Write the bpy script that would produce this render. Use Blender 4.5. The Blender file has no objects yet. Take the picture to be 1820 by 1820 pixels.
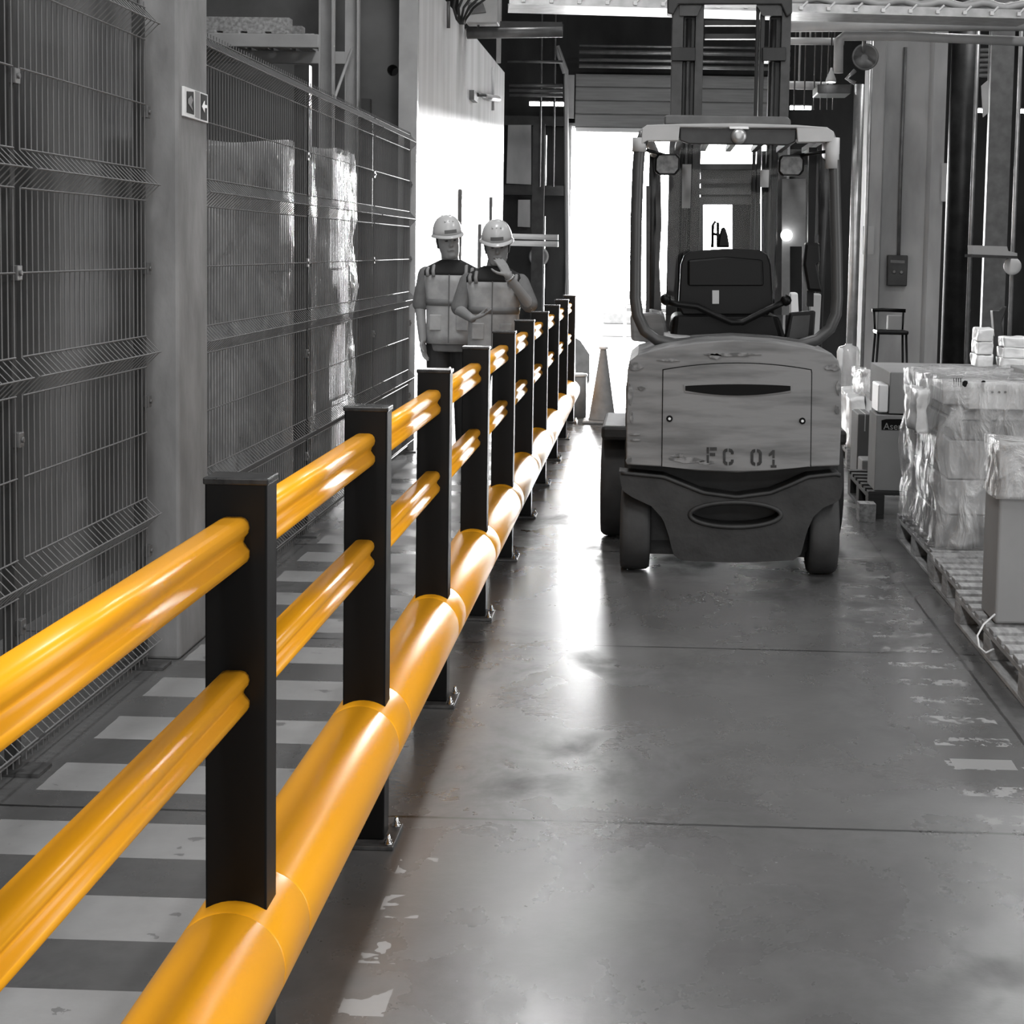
import bpy, math, random
from mathutils import Vector, Matrix, noise
from mathutils.geometry import tessellate_polygon
random.seed(7)
PI = math.pi
SC = bpy.context.scene
C = SC.collection
# ------------------------------------------------------------------ camera
YAW, PIT, ROL = 0.03220901, 0.08882368, 0.01803973
PX, PY, F = 1051.43, 719.72, 3100.0
CAM = Vector((0, 0, 1.62))
fw = Vector((-math.sin(YAW)*math.cos(PIT), math.cos(YAW)*math.cos(PIT), -math.sin(PIT)))
rt = Vector((math.cos(YAW), math.sin(YAW), 0)); up = rt.cross(fw)
r2 = rt*math.cos(ROL)+up*math.sin(ROL); u2 = -rt*math.sin(ROL)+up*math.cos(ROL)
cd = bpy.data.cameras.new('camera'); cam = bpy.data.objects.new('camera', cd); C.objects.link(cam)
M4 = Matrix((r2, u2, -fw)).transposed().to_4x4(); M4.translation = CAM; cam.matrix_world = M4
cd.sensor_width = 36; cd.lens = F/1820*36; cd.clip_end = 300
cd.shift_x = -(PX-910)/1820; cd.shift_y = (PY-910)/1820
SC.camera = cam
SC.view_settings.view_transform = 'Standard'; SC.view_settings.look = 'None'
SC.view_settings.gamma = 1; SC.view_settings.use_curve_mapping = False
SC.view_settings.exposure = 1.05
# ------------------------------------------------------------------ sky, sun, fill lamps
W = bpy.data.worlds.new('sky'); SC.world = W; W.use_nodes = True
wn = W.node_tree.nodes; wl = W.node_tree.links
bg = wn['Background']; tc = wn.new('ShaderNodeTexCoord'); sx = wn.new('ShaderNodeSeparateXYZ')
mr = wn.new('ShaderNodeMapRange'); mr.inputs[1].default_value = -.3; mr.inputs[2].default_value = .9
mr.inputs[3].default_value = 2.0; mr.inputs[4].default_value = 15.0
wl.new(tc.outputs['Generated'], sx.inputs[0]); wl.new(sx.outputs[1], mr.inputs[0]); wl.new(mr.outputs[0], bg.inputs[1])
bg.inputs[0].default_value = (1, 1, 1, 1)
sd = bpy.data.lights.new('sun', 'SUN'); sd.energy = 13; sd.angle = math.radians(2.5)
so = bpy.data.objects.new('sun', sd); C.objects.link(so)
so.rotation_euler = Vector((.265, 1, .07)).to_track_quat('Z', 'Y').to_euler()
def area(name, loc, sxx, syy, e, target=None, spread=180):
    l = bpy.data.lights.new(name, 'AREA'); l.shape = 'RECTANGLE'; l.size = sxx; l.size_y = syy; l.energy = e
    l.spread = math.radians(spread)
    o = bpy.data.objects.new(name, l); C.objects.link(o); o.location = loc
    if target is not None:
        o.rotation_euler = (Vector(loc)-Vector(target)).to_track_quat('Z', 'Y').to_euler()
    return o
for i, y in enumerate((-8, -2, 4.5, 11, 18)):
    for x in (-1.0, 4.2):
        area('ceiling_fill', (x, y, 6.6), .7, 1.6, (150, 150, 75, 75, 55)[i])  # unseen overhead lamps, added as ambient fill for the hall
area('wall_fill', (7.6, 5.0, 2.3), 4.5, 3.6, 110, (0, 5.0, 1.2))  # added fill light before the closed right wall, no opening there
area('wall_fill', (1.5, -11.5, 2.6), 5, 4, 170, (0, 6, 1.0))  # added fill light behind the camera, the back wall is closed

# ------------------------------------------------------------------ helpers
def ray(x, y): return fw + r2*((x-PX)/F) - u2*((y-PY)/F)
def at(x, y, Y):                      # photo direction -> point on the vertical plane at depth Y
    d = ray(x, y); return CAM + d*(Y/d.y)
def atX(x, y, X):
    d = ray(x, y); return CAM + d*(X/d.x)
def atZ(x, y, Z=0.0):
    d = ray(x, y); return CAM + d*((Z-CAM.z)/d.z)
def setp(o, label=None, cat=None, group=None, kind=None):
    if label: o['label'] = label
    if cat: o['category'] = cat
    if group: o['group'] = group
    if kind: o['kind'] = kind
    return o
def thing(name, loc, label, cat, group=None):
    o = bpy.data.objects.new(name, None); C.objects.link(o); o.location = loc; o.empty_display_size = .1
    return setp(o, label, cat, group)
def worldloc(o):
    v = Vector((0, 0, 0))
    while o is not None: v += o.location; o = o.parent
    return v
class MB:
    def __init__(s): s.v = []; s.f = []; s.sm = []
    def add(s, vs, fs, smooth=False):
        b = len(s.v); s.v += [Vector(v) for v in vs]
        for f in fs: s.f.append([b+i for i in f]); s.sm.append(smooth)
        return s
    def box(s, a, b):
        x0, y0, z0 = a; x1, y1, z1 = b
        return s.add([(x0,y0,z0),(x1,y0,z0),(x1,y1,z0),(x0,y1,z0),(x0,y0,z1),(x1,y0,z1),(x1,y1,z1),(x0,y1,z1)],
                     [(0,3,2,1),(4,5,6,7),(0,1,5,4),(1,2,6,5),(2,3,7,6),(3,0,4,7)])
    def cbox(s, c, d): return s.box([c[i]-d[i]/2 for i in range(3)], [c[i]+d[i]/2 for i in range(3)])
    def tube(s, pts, r, n=8, closed=False, smooth=True, flat=1.0):
        pts = [Vector(p) for p in pts]; m = len(pts); R = r if isinstance(r, (list, tuple)) else [r]*m
        rings = []; prev = None
        for i, p in enumerate(pts):
            a = pts[i-1] if (i > 0 or closed) else p; b = pts[(i+1) % m] if (i < m-1 or closed) else p
            t = (b-a).normalized()
            if prev is None:
                h = Vector((0,0,1)) if abs(t.z) < .9 else Vector((0,1,0))
                u = t.cross(h).normalized()
            else:
                u = prev - t*prev.dot(t)
                u = u.normalized() if u.length > 1e-6 else t.orthogonal().normalized()
            prev = u; w = t.cross(u)
            rings.append([p+(u*math.cos(2*PI*k/n)+w*math.sin(2*PI*k/n)*flat)*R[i] for k in range(n)])
        vs = [v for q in rings for v in q]; fs = []
        for i in range(m if closed else m-1):
            j = (i+1) % m
            for k in range(n): fs.append((i*n+k, i*n+(k+1)%n, j*n+(k+1)%n, j*n+k))
        b = len(s.v); s.add(vs, fs, smooth)
        if not closed:
            s.f.append([b+k for k in range(n)][::-1]); s.sm.append(False)
            s.f.append([b+(m-1)*n+k for k in range(n)]); s.sm.append(False)
        return s
    def loft(s, rings, cap=True, smooth=True):
        n = len(rings[0]); m = len(rings); vs = [v for q in rings for v in q]; fs = []
        for i in range(m-1):
            for k in range(n): fs.append((i*n+k, i*n+(k+1)%n, (i+1)*n+(k+1)%n, (i+1)*n+k))
        b = len(s.v); s.add(vs, fs, smooth)
        if cap:
            s.f.append([b+k for k in range(n)][::-1]); s.sm.append(False)
            s.f.append([b+(m-1)*n+k for k in range(n)]); s.sm.append(False)
        return s
    def lathe(s, c, prof, n=24, axis='Z', smooth=True):
        rings = []
        for r, h in prof:
            q = []
            for k in range(n):
                a = 2*PI*k/n; x, y = r*math.cos(a), r*math.sin(a)
                d = {'Z': (x, y, h), 'Y': (x, h, y), 'X': (h, x, y)}[axis]
                q.append(Vector(c)+Vector(d))
            rings.append(q)
        return s.loft(rings, True, smooth)
    def prism(s, poly, a, b, plane='XZ', holes=()):
        # poly in 2-D, extruded between coordinates a and b along the third axis
        def P(u, v, w): return {'XZ': (u, w, v), 'XY': (u, v, w), 'YZ': (w, u, v)}[plane]
        loops = [list(poly)]+[list(h) for h in holes]
        flat = [p for l in loops for p in l]; n = len(flat)
        tris = tessellate_polygon([[Vector((p[0], p[1], 0)) for p in l] for l in loops])
        vs = [P(p[0], p[1], a) for p in flat]+[P(p[0], p[1], b) for p in flat]
        fs = [tuple(t) for t in tris]+[tuple(i+n for i in t)[::-1] for t in tris]
        o = 0
        for l in loops:
            m = len(l)
            for k in range(m): fs.append((o+k, o+(k+1)%m, n+o+(k+1)%m, n+o+k))
            o += m
        return s.add(vs, fs)
    def build(s, name, mat, parent=None, bevel=0, seg=2, subsurf=0, remesh=0, smooth_it=0, sm=None):
        off = worldloc(parent) if parent else Vector((0,0,0))
        me = bpy.data.meshes.new(name)
        me.from_pydata([v-off for v in s.v], [], s.f)
        for p, q in zip(me.polygons, s.sm): p.use_smooth = q if sm is None else sm
        import bmesh
        bm = bmesh.new(); bm.from_mesh(me); bmesh.ops.recalc_face_normals(bm, faces=bm.faces); bm.to_mesh(me); bm.free()
        me.materials.append(mat)
        o = bpy.data.objects.new(name, me); C.objects.link(o)
        if parent: o.parent = parent
        if bevel:
            m = o.modifiers.new('bevel', 'BEVEL'); m.width = bevel; m.segments = seg; m.limit_method = 'ANGLE'; m.angle_limit = math.radians(40); m.harden_normals = False
        if remesh:
            m = o.modifiers.new('remesh', 'REMESH'); m.mode = 'VOXEL'; m.voxel_size = remesh; m.use_smooth_shade = True
        if smooth_it:
            m = o.modifiers.new('smooth', 'SMOOTH'); m.factor = .6; m.iterations = smooth_it
        if subsurf:
            m = o.modifiers.new('sub', 'SUBSURF'); m.levels = subsurf; m.render_levels = subsurf
        return o
def struct(mb, name, mat, label=None, **k):
    o = mb.build(name, mat, **k); o['kind'] = 'structure'
    if label: o['label'] = label
    return o
# ------------------------------------------------------------------ materials
def mat(name, c, rough=.6, var=0.0, scale=4.0, metal=0.0, bump=0.0, bscale=60.0, spec=.5, stretch=(1,1,1), c2=None, contrast=(.35,.65), coat=0, rvar=0, detail=6):
    m = bpy.data.materials.new(name); m.use_nodes = True; N = m.node_tree.nodes; L = m.node_tree.links
    b = N['Principled BSDF']
    col = (c, c, c) if not isinstance(c, tuple) else c
    b.inputs['Base Color'].default_value = (*col, 1); b.inputs['Roughness'].default_value = rough
    b.inputs['Metallic'].default_value = metal; b.inputs['Specular IOR Level'].default_value = spec
    if coat: b.inputs['Coat Weight'].default_value = coat; b.inputs['Coat Roughness'].default_value = .08
    tcn = N.new('ShaderNodeTexCoord'); mp = N.new('ShaderNodeMapping'); mp.inputs['Scale'].default_value = stretch
    L.new(tcn.outputs['Object'], mp.inputs[0])
    if var or c2:
        n = N.new('ShaderNodeTexNoise'); n.inputs['Scale'].default_value = scale; n.inputs['Detail'].default_value = detail
        L.new(mp.outputs[0], n.inputs[0]); r = N.new('ShaderNodeValToRGB'); L.new(n.outputs[0], r.inputs[0])
        lo = tuple(v*(1-var) for v in col) if c2 is None else col
        hi = tuple(min(1, v*(1+var)) for v in col) if c2 is None else ((c2,)*3 if not isinstance(c2, tuple) else c2)
        r.color_ramp.elements[0].position = contrast[0]; r.color_ramp.elements[1].position = contrast[1]
        r.color_ramp.elements[0].color = (*lo, 1); r.color_ramp.elements[1].color = (*hi, 1)
        L.new(r.outputs[0], b.inputs['Base Color'])
        if rvar:
            q = N.new('ShaderNodeMapRange'); q.inputs[1].default_value = .35; q.inputs[2].default_value = .65
            q.inputs[3].default_value = rough-rvar; q.inputs[4].default_value = rough+rvar
            L.new(n.outputs[0], q.inputs[0]); L.new(q.outputs[0], b.inputs['Roughness'])
    if bump:
        n2 = N.new('ShaderNodeTexNoise'); n2.inputs['Scale'].default_value = bscale; n2.inputs['Detail'].default_value = 4
        L.new(mp.outputs[0], n2.inputs[0]); bp = N.new('ShaderNodeBump'); bp.inputs['Strength'].default_value = bump
        bp.inputs['Distance'].default_value = .01
        L.new(n2.outputs[0], bp.inputs['Height']); L.new(bp.outputs[0], b.inputs['Normal'])
    return m
def film(name, alpha=.3, bs=9.0):
    m = bpy.data.materials.new(name); m.use_nodes = True; N = m.node_tree.nodes; L = m.node_tree.links
    b = N['Principled BSDF']; b.inputs['Base Color'].default_value = (.7,.7,.7,1); b.inputs['Roughness'].default_value = .12
    b.inputs['Specular IOR Level'].default_value = .9
    tcn = N.new('ShaderNodeTexCoord'); mp = N.new('ShaderNodeMapping'); mp.inputs['Scale'].default_value = (1.2, 1.2, .5); mp.inputs['Rotation'].default_value = (0,.5,.3)
    L.new(tcn.outputs['Object'], mp.inputs[0])
    n = N.new('ShaderNodeTexNoise'); n.inputs['Scale'].default_value = bs; n.inputs['Detail'].default_value = 6; n.inputs['Distortion'].default_value = .6
    L.new(mp.outputs[0], n.inputs[0]); bp = N.new('ShaderNodeBump'); bp.inputs['Strength'].default_value = 1; bp.inputs['Distance'].default_value = .06
    L.new(n.outputs[0], bp.inputs['Height']); L.new(bp.outputs[0], b.inputs['Normal'])
    t = N.new('ShaderNodeBsdfTransparent'); mx = N.new('ShaderNodeMixShader')
    rr = N.new('ShaderNodeMapRange'); rr.inputs[1].default_value = .35; rr.inputs[2].default_value = .7; rr.inputs[3].default_value = alpha*.5; rr.inputs[4].default_value = min(1, alpha*1.8)
    L.new(n.outputs[0], rr.inputs[0]); L.new(rr.outputs[0], mx.inputs[0])
    L.new(t.outputs[0], mx.inputs[1]); L.new(b.outputs[0], mx.inputs[2]); L.new(mx.outputs[0], N['Material Output'].inputs[0])
    return m
def glassmat(name, a=.12):
    m = bpy.data.materials.new(name); m.use_nodes = True; N = m.node_tree.nodes; L = m.node_tree.links
    g = N.new('ShaderNodeBsdfGlossy'); g.inputs['Roughness'].default_value = .03
    t = N.new('ShaderNodeBsdfTransparent'); t.inputs[0].default_value = (.85,.85,.85,1); mx = N.new('ShaderNodeMixShader'); mx.inputs[0].default_value = a
    L.new(t.outputs[0], mx.inputs[1]); L.new(g.outputs[0], mx.inputs[2]); L.new(mx.outputs[0], N['Material Output'].inputs[0]); return m
def emit(name, s):
    m = bpy.data.materials.new(name); m.use_nodes = True; N = m.node_tree.nodes; L = m.node_tree.links
    e = N.new('ShaderNodeEmission'); e.inputs[1].default_value = s; L.new(e.outputs[0], N['Material Output'].inputs[0]); return m
M = dict(
 orange=mat('orange_polymer', (.97,.42,.012), .3, spec=.4),
 black=mat('black_powdercoat', .004, .35, spec=.2),
 blackcap=mat('black_cap', .02, .25, var=.5, scale=40),
 plate=mat('base_steel', .10, .4, metal=.5, var=.3, scale=30),
 bolt=mat('zinc_bolt', .6, .25, metal=1),
 wire=mat('galvanised_wire', .15, .7, spec=.12),
 fpost=mat('fence_post_steel', .06, .8, var=.2, spec=.1),
 concrete=mat('pillar_concrete', .20, .85, var=.22, scale=5, bump=.25, bscale=25, stretch=(1,1,.5)),
 pillarR=mat('right_pillar', .36, .8, var=.2, scale=3, stretch=(1,1,.35)),
 wallL=mat('grimy_panel', .11, .9, spec=.04, var=.6, scale=1.6, stretch=(1,1,.45), contrast=(.3,.7), bump=.1, bscale=14),
 wallX=mat('bay_wall', .095, .8, var=.45, scale=1.3, contrast=(.3,.7)),
 partition=mat('whitewashed_wall', .5, .8, var=.22, scale=3, stretch=(1,1.2,.12), contrast=(.3,.75), detail=9),
 darkwall=mat('dark_cladding', .028, .8, var=.5, scale=2, stretch=(1,1,.4)),
 ceil=mat('dark_ceiling', .03, .9),
 shutter=mat('shutter_steel', .27, .5, var=.12, scale=5, stretch=(.4,1,6)),
 frame=mat('door_frame', .45, .5),
 darksteel=mat('dark_steel', .03, .45, var=.3, scale=8, metal=.3),
 midsteel=mat('mid_steel', .12, .45, var=.2, scale=8, metal=.3),
 galv=mat('galvanised', .45, .35, metal=.7, var=.15, scale=10),
 pipe=mat('pale_pipe', .42, .4, var=.1),
 rack=mat('rack_paint', .3, .5, var=.12),
 truck=mat('worn_truck_paint', .105, .5, c2=.19, scale=9, stretch=(.35,1,2.2), contrast=(.3,.55), bump=.06, bscale=30),
 trucklight=mat('truck_guard_paint', .42, .5, var=.1),
 truckdark=mat('truck_iron', .017, .6, var=.4, scale=6, bump=.2, bscale=30),
 guard=mat('guard_tube', .05, .4, var=.1),
 rubber=mat('tyre_rubber', .03, .75, var=.2, scale=9, bump=.1),
 seat=mat('black_vinyl', .003, .4, spec=.18),
 glass=glassmat('cab_glass', .005), mirror=mat('mirror', .10, .3, var=.5, scale=30, spec=.3),
 mast=mat('mast_steel', .018, .4, var=.3, scale=12, metal=.4, stretch=(1,1,.2)),
 mastface=mat('mast_face', .055, .45, var=.2, scale=12, metal=.3),
 card=mat('cardboard', .23, .75, var=.08, scale=3),
 cardlight=mat('pale_carton', .42, .6, var=.06),
 carddark=mat('dark_carton', .10, .7, var=.1),
 wood=mat('pallet_wood', .26, .8, var=.3, scale=7, stretch=(6,1,6)),
 wooddark=mat('dark_pallet', .02, .8),
 white=mat('white_plastic', .75, .4), whitewrap=mat('white_wrap', .8, .35, var=.1, bump=.6, bscale=9),
 film=film('stretch_film', .34), film2=film('bay_film', .40, 5.0), strap=mat('strap', .6, .5),
 sign=mat('reflective_sign', .7, .6, spec=.1), signdark=mat('sign_dark', .03, .7, spec=.1), signmid=mat('sign_mid', .25, .7, spec=.1),
 skin=mat('skin', .27, .55, spec=.4), hair=mat('hair', .015, .6), helmet=mat('helmet', .55, .25), label=mat('helmet_label', .12, .6),
 vest=mat('vest_fabric', .36, .85, var=.16, scale=9, bump=.5, bscale=13), band=mat('vest_band', .16, .5), shirt=mat('shirt', .15, .85, var=.18, scale=8, bump=.4, bscale=16),
 navy=mat('dark_yoke', .012, .8), grey=mat('reflective_tape', .22, .5), trouser=mat('dark_trousers', .02, .85), shoe=mat('shoe', .01, .5), eye=mat('eye_dark', .02, .4),
 cone=mat('traffic_cone', .24, .6, var=.12, scale=12), paint=mat('stencil_paint', .022, .7, var=.5, scale=40), inkblack=mat('ink_and_slot_black', .007, .7, spec=.1),
 water=film('water_jug', .5, 2.0), sheet=mat('plastic_sheet', .42, .45, var=.25, scale=2.2, stretch=(1,1,.4), bump=.5, bscale=3), lampglow=emit('lamp_glow', 9), asphalt=mat('yard_asphalt', .45, .9), car=mat('car_paint', .4, .3), cable=mat('cable', .01, .6),
)
def orange_shadow(): pass
def floor_material():
    m = bpy.data.materials.new('polished_concrete'); m.use_nodes = True; N = m.node_tree.nodes; L = m.node_tree.links
    b = N['Principled BSDF']; tcn = N.new('ShaderNodeTexCoord'); sp = N.new('ShaderNodeSeparateXYZ'); L.new(tcn.outputs['Object'], sp.inputs[0])
    X, Y = sp.outputs[0], sp.outputs[1]
    def mth(op, a, bb=None, c=None):
        n = N.new('ShaderNodeMath'); n.operation = op
        for i, v in enumerate((a, bb, c)):
            if v is None: continue
            if isinstance(v, (int, float)): n.inputs[i].default_value = v
            else: L.new(v, n.inputs[i])
        return n.outputs[0]
    def nz(scale, detail=6, stretch=(1,1,1), rough=.5, dist=0):
        mp = N.new('ShaderNodeMapping'); mp.inputs['Scale'].default_value = stretch; L.new(tcn.outputs['Object'], mp.inputs[0])
        n = N.new('ShaderNodeTexNoise'); n.inputs['Scale'].default_value = scale; n.inputs['Detail'].default_value = detail
        n.inputs['Roughness'].default_value = rough; n.inputs['Distortion'].default_value = dist
        L.new(mp.outputs[0], n.inputs[0]); return n.outputs[0]
    def band(v, lo, hi): return mth('MULTIPLY', mth('GREATER_THAN', v, lo), mth('LESS_THAN', v, hi))
    def ramp(v, a, bb):
        r = N.new('ShaderNodeMapRange'); r.inputs[1].default_value = a; r.inputs[2].default_value = bb; L.new(v, r.inputs[0]); return r.outputs[0]
    base = nz(1.1, 8); fine = nz(14, 6, rough=.7)
    val = mth('ADD', mth('MULTIPLY', ramp(base, .3, .7), .045), mth('MULTIPLY', fine, .04)); val = mth('ADD', val, .052)
    # grimy wear marks
    blot = mth('MULTIPLY', ramp(nz(3.4, 9, (1.0,.7,1), .57, .3), .47, .68), ramp(nz(.7, 2), .42, .58))
    val = mth('MULTIPLY', val, mth('SUBTRACT', 1.0, mth('MULTIPLY', blot, .65)))
    # joints
    wob = mth('MULTIPLY', mth('SUBTRACT', nz(9, 3), .5), .008)
    XX = mth('ADD', X, wob); YY = mth('ADD', Y, wob)
    jx = mth('LESS_THAN', mth('ABSOLUTE', mth('SUBTRACT', XX, 1.283)), .0065)
    j = jx
    for yy in (4.83, 7.05, 9.3, 11.9, 14.5, 17.4, 2.6):
        j = mth('MAXIMUM', j, mth('LESS_THAN', mth('ABSOLUTE', mth('SUBTRACT', YY, yy)), .008))
    # zebra crossing bars
    t = mth('MODULO', mth('SUBTRACT', Y, 3.345), .545)
    z = mth('MULTIPLY', mth('MULTIPLY', mth('LESS_THAN', t, .275), band(mth('ADD', X, mth('MULTIPLY', wob, 2)), -1.785, -.80)), band(Y, 2.3, 19))
    z = mth('MULTIPLY', z, mth('SUBTRACT', 1, mth('MULTIPLY', mth('GREATER_THAN', nz(11, 6), .66), .6)))
    # old worn bars either side of the truck lane
    wm = mth('GREATER_THAN', nz(13, 5, (1,1,1), .7), .53)
    t2 = mth('MODULO', Y, .272)
    w1 = mth('MULTIPLY', mth('MULTIPLY', mth('LESS_THAN', t2, .10), band(XX, .98, 1.24)), mth('MULTIPLY', wm, band(Y, 4.9, 12)))
    w2 = mth('MULTIPLY', mth('MULTIPLY', mth('LESS_THAN', t2, .15), band(XX, -.63, -.53)), mth('MULTIPLY', mth('GREATER_THAN', nz(8, 3), .52), band(Y, 3.0, 4.5)))
    w3 = mth('MULTIPLY', band(XX, 1.0, 1.2), band(Y, 5.45, 5.56))
    pnt = mth('MAXIMUM', mth('MAXIMUM', w1, w2), w3)
    # dusty strip at the fence foot
    dust = ramp(X, -1.80, -1.93)
    val = mth('ADD', val, mth('MULTIPLY', mth('MULTIPLY', dust, nz(6, 5)), .05))
    def mixv(v, tgt, f): return mth('ADD', mth('MULTIPLY', v, mth('SUBTRACT', 1, f)), mth('MULTIPLY', tgt, f))
    val = mixv(val, mth('ADD', .20, mth('MULTIPLY', fine, .07)), z)
    val = mixv(val, .26, mth('MULTIPLY', pnt, .75))
    val = mth('MULTIPLY', val, mth('SUBTRACT', 1.0, mth('MULTIPLY', j, .85)))
    cb = N.new('ShaderNodeCombineXYZ'); [L.new(val, cb.inputs[i]) for i in range(3)]; L.new(cb.outputs[0], b.inputs['Base Color'])
    ro = mth('ADD', .225, mth('MULTIPLY', ramp(nz(1.5, 7, (1,.6,1), .6), .35, .65), .09)); ro = mth('ADD', ro, mth('MULTIPLY', blot, .30)); ro = mth('ADD', ro, mth('MULTIPLY', mth('MAXIMUM', z, pnt), .15))
    L.new(ro, b.inputs['Roughness']); b.inputs['Specular IOR Level'].default_value = .85
    bp = N.new('ShaderNodeBump'); bp.inputs['Strength'].default_value = .18; bp.inputs['Distance'].default_value = .003
    L.new(nz(22, 5, rough=.6), bp.inputs['Height']); L.new(bp.outputs[0], b.inputs['Normal'])
    return m
M['floor'] = floor_material()

# ------------------------------------------------------------------ setting
XR, XL, YB, YF, ZC = 8.0, -6.0, -12.0, 26.0, 7.0
struct(MB().box((XL, YB, -.2), (XR, YF, 0)), 'floor', M['floor'], 'grey polished concrete floor with a painted zebra walkway')
struct(MB().box((XL, YF, -.22), (XR, 70, -.02)), 'ground_outside', M['asphalt'], 'sunlit yard beyond the open loading door')
struct(MB().box((XL, YB, ZC), (XR, YF, ZC+.2)), 'ceiling', M['ceil'])
struct(MB().box((XR, YB, 0), (XR+.2, YF, ZC)), 'wall_right', M['darkwall'])
struct(MB().box((XL, YB-.2, 0), (XR, YB, ZC)), 'wall_back', M['wallX'])
struct(MB().box((XL-.2, YB, 0), (XL, YF, ZC)), 'wall_outer_left', M['wallX'])
# grimy wall panels behind the near fence
m = MB()
for y0, y1 in ((1.0, 4.6), (4.63, 5.55), (5.58, 8.8), (8.83, 9.35)): m.box((-2.72, y0, 0), (-2.6, y1, ZC))
m.box((-2.6, 5.3, 0), (-2.52, 5.62, ZC)); m.box((-2.6, 9.25, 0), (-2.52, 9.35, 3.4))
struct(m, 'wall_left', M['wallL'], 'grimy dark wall panels behind the near mesh fence')
# bay wall with a round hole, facing the camera behind the far fence
zb = lambda x, y: (at(x, y, 14.0).x, at(x, y, 14.0).z)
hc = zb(698, 125)
hole = [(hc[0]+.045*math.cos(2*PI*k/20), hc[1]+.045*math.sin(2*PI*k/20)) for k in range(20)][::-1]
m = MB().prism([(-6, 0), (-1.93, 0), (-1.93, ZC), (-6, ZC)], 14.0, 14.25, holes=[hole])
w = struct(m, 'wall_bay_end', M['wallX'], 'dark grey wall with a round hole behind the racking')
m = MB(); m.box((-6, 14.26, 1), (-2.2, 14.3, 5)); struct(m, 'wall_bay_backing', M['ceil'])
# whitewashed partition running towards the loading door
m = MB().box((-1.96, 13.78, 0), (-1.86, 21.9, 3.79)); struct(m, 'wall_partition', M['partition'], 'whitewashed partition wall catching the sun behind the two men')
m = MB().box((-1.99, 13.70, 0), (-1.845, 13.79, 5.2)); struct(m, 'trim_1', M['rack'], 'pale steel edge post of the partition wall')
# far wall with door opening, slit windows and gaps
m = MB()
dl, dr, dt = -1.19, 1.95, 3.42
def panel(x0, x1, z0, z1): m.box((x0, YF, z0), (x1, YF+.2, z1))
panel(XL, -1.588, 0, 3.72); panel(-1.572, dl, 0, 3.72)
panel(-1.588, -1.572, 2.1, 2.42); panel(-1.588, -1.572, 3.3, 3.72); panel(dl, dr, dt, 3.72); panel(dr, XR, 0, 3.72)
panel(XL, XR, 3.79, 7)
for a, b_ in ((XL, -1.84), (-1.33, 2.0), (2.32, 4.65), (5.15, 5.32), (5.5, XR)): panel(a, b_, 3.72, 3.79)
struct(m, 'wall_far', M['darkwall'], 'dark cladding wall around the open loading door')
# sectional door above the opening
m = MB(); zt = at(1100, 130, 25.7).z; zb_ = dt-.02
n = 4
for i in range(n):
    z0 = zb_+(zt-zb_)*i/n; z1 = zb_+(zt-zb_)*(i+1)/n
    m.box((dl+.04, 25.80, z0+.008), (dr, 25.86, z1-.008)); m.box((dl+.04, 25.83, z0-.01), (dr, 25.87, z0+.02))
d1 = m.build('door_1', M['shutter'], bevel=.006); setp(d1, 'raised grey sectional door above the bright opening', kind='structure')
m = MB()
for y, th in ((118, .06), (107, .05), (93, .07), (82, .04)): 
    z = at(1100, y, 25.5).z; m.tube([(dl+.1, 25.5, z), (dr, 25.5, z)], th/2, 8)
m.build('door_roller', M['galv'], d1)
MB().box((dl+.05, 25.78, zb_-.06), (dr, 25.9, zb_-.0)).build('door_edge', M['white'], d1)
m = MB().box((dl-.06, 25.72, 0), (dl+.0, 26.22, dt)).box((dl-.06, 25.9, dt), (dr, 26.22, dt+.05)).box((dr, 25.9, 0), (dr+.06, 26.22, dt))
struct(m, 'trim_2', M['frame'], 'white frame of the loading door opening')
p = [at(1012, 520, 25.4), at(1006, 125, 25.4), at(990, 82, 25.4)]; p[0].z = 0
m = MB().tube(p, .035, 6, smooth=False); m.tube([at(1003,130,25.3), at(988,85,25.3)], .03, 6); 
tr = struct(m, 'trim_3', M['frame'], 'pale vertical track left of the loading door')
m = MB().box((at(1010,135,25.6).x, 25.6, at(1010,210,25.6).z), (at(1021,135,25.6).x, 25.66, at(1010,133,25.6).z)); m.build('track_bracket', M['pipe'], tr)

# ------------------------------------------------------------------ safety barrier
XB, PW, PD, S, Y1 = -.7485, .115, .087, 1.45866, 3.1361
bar = thing('safety_barrier', (XB, Y1+4*S, 0), 'orange and black pedestrian safety barrier running along the zebra walkway to the door', 'barrier')
def railprof(cx, z0, z1, w):      # rounded rail with a groove on each side
    h = (z1-z0); pts = []
    R = [(0,1),(.45,1),(.72,.97),(.92,.89),(1,.77),(.93,.66),(.70,.56),(.62,.46),(.80,.37),(1,.28),(1,.14),(.86,.04),(.6,0),(0,0)]
    for u, v in R: pts.append((cx+u*w/2, z0+v*h))
    for u, v in R[1:-1][::-1]: pts.append((cx-u*w/2, z0+v*h))
    return pts
def railseg(z0, z1, ya, yb):
    pr = railprof(XB-.003, z0, z1, .058); return MB().loft([[Vector((x, ya, z)) for x, z in pr], [Vector((x, yb, z)) for x, z in pr]])
ys = [Y1+i*S for i in range(-1, 10)]
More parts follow.
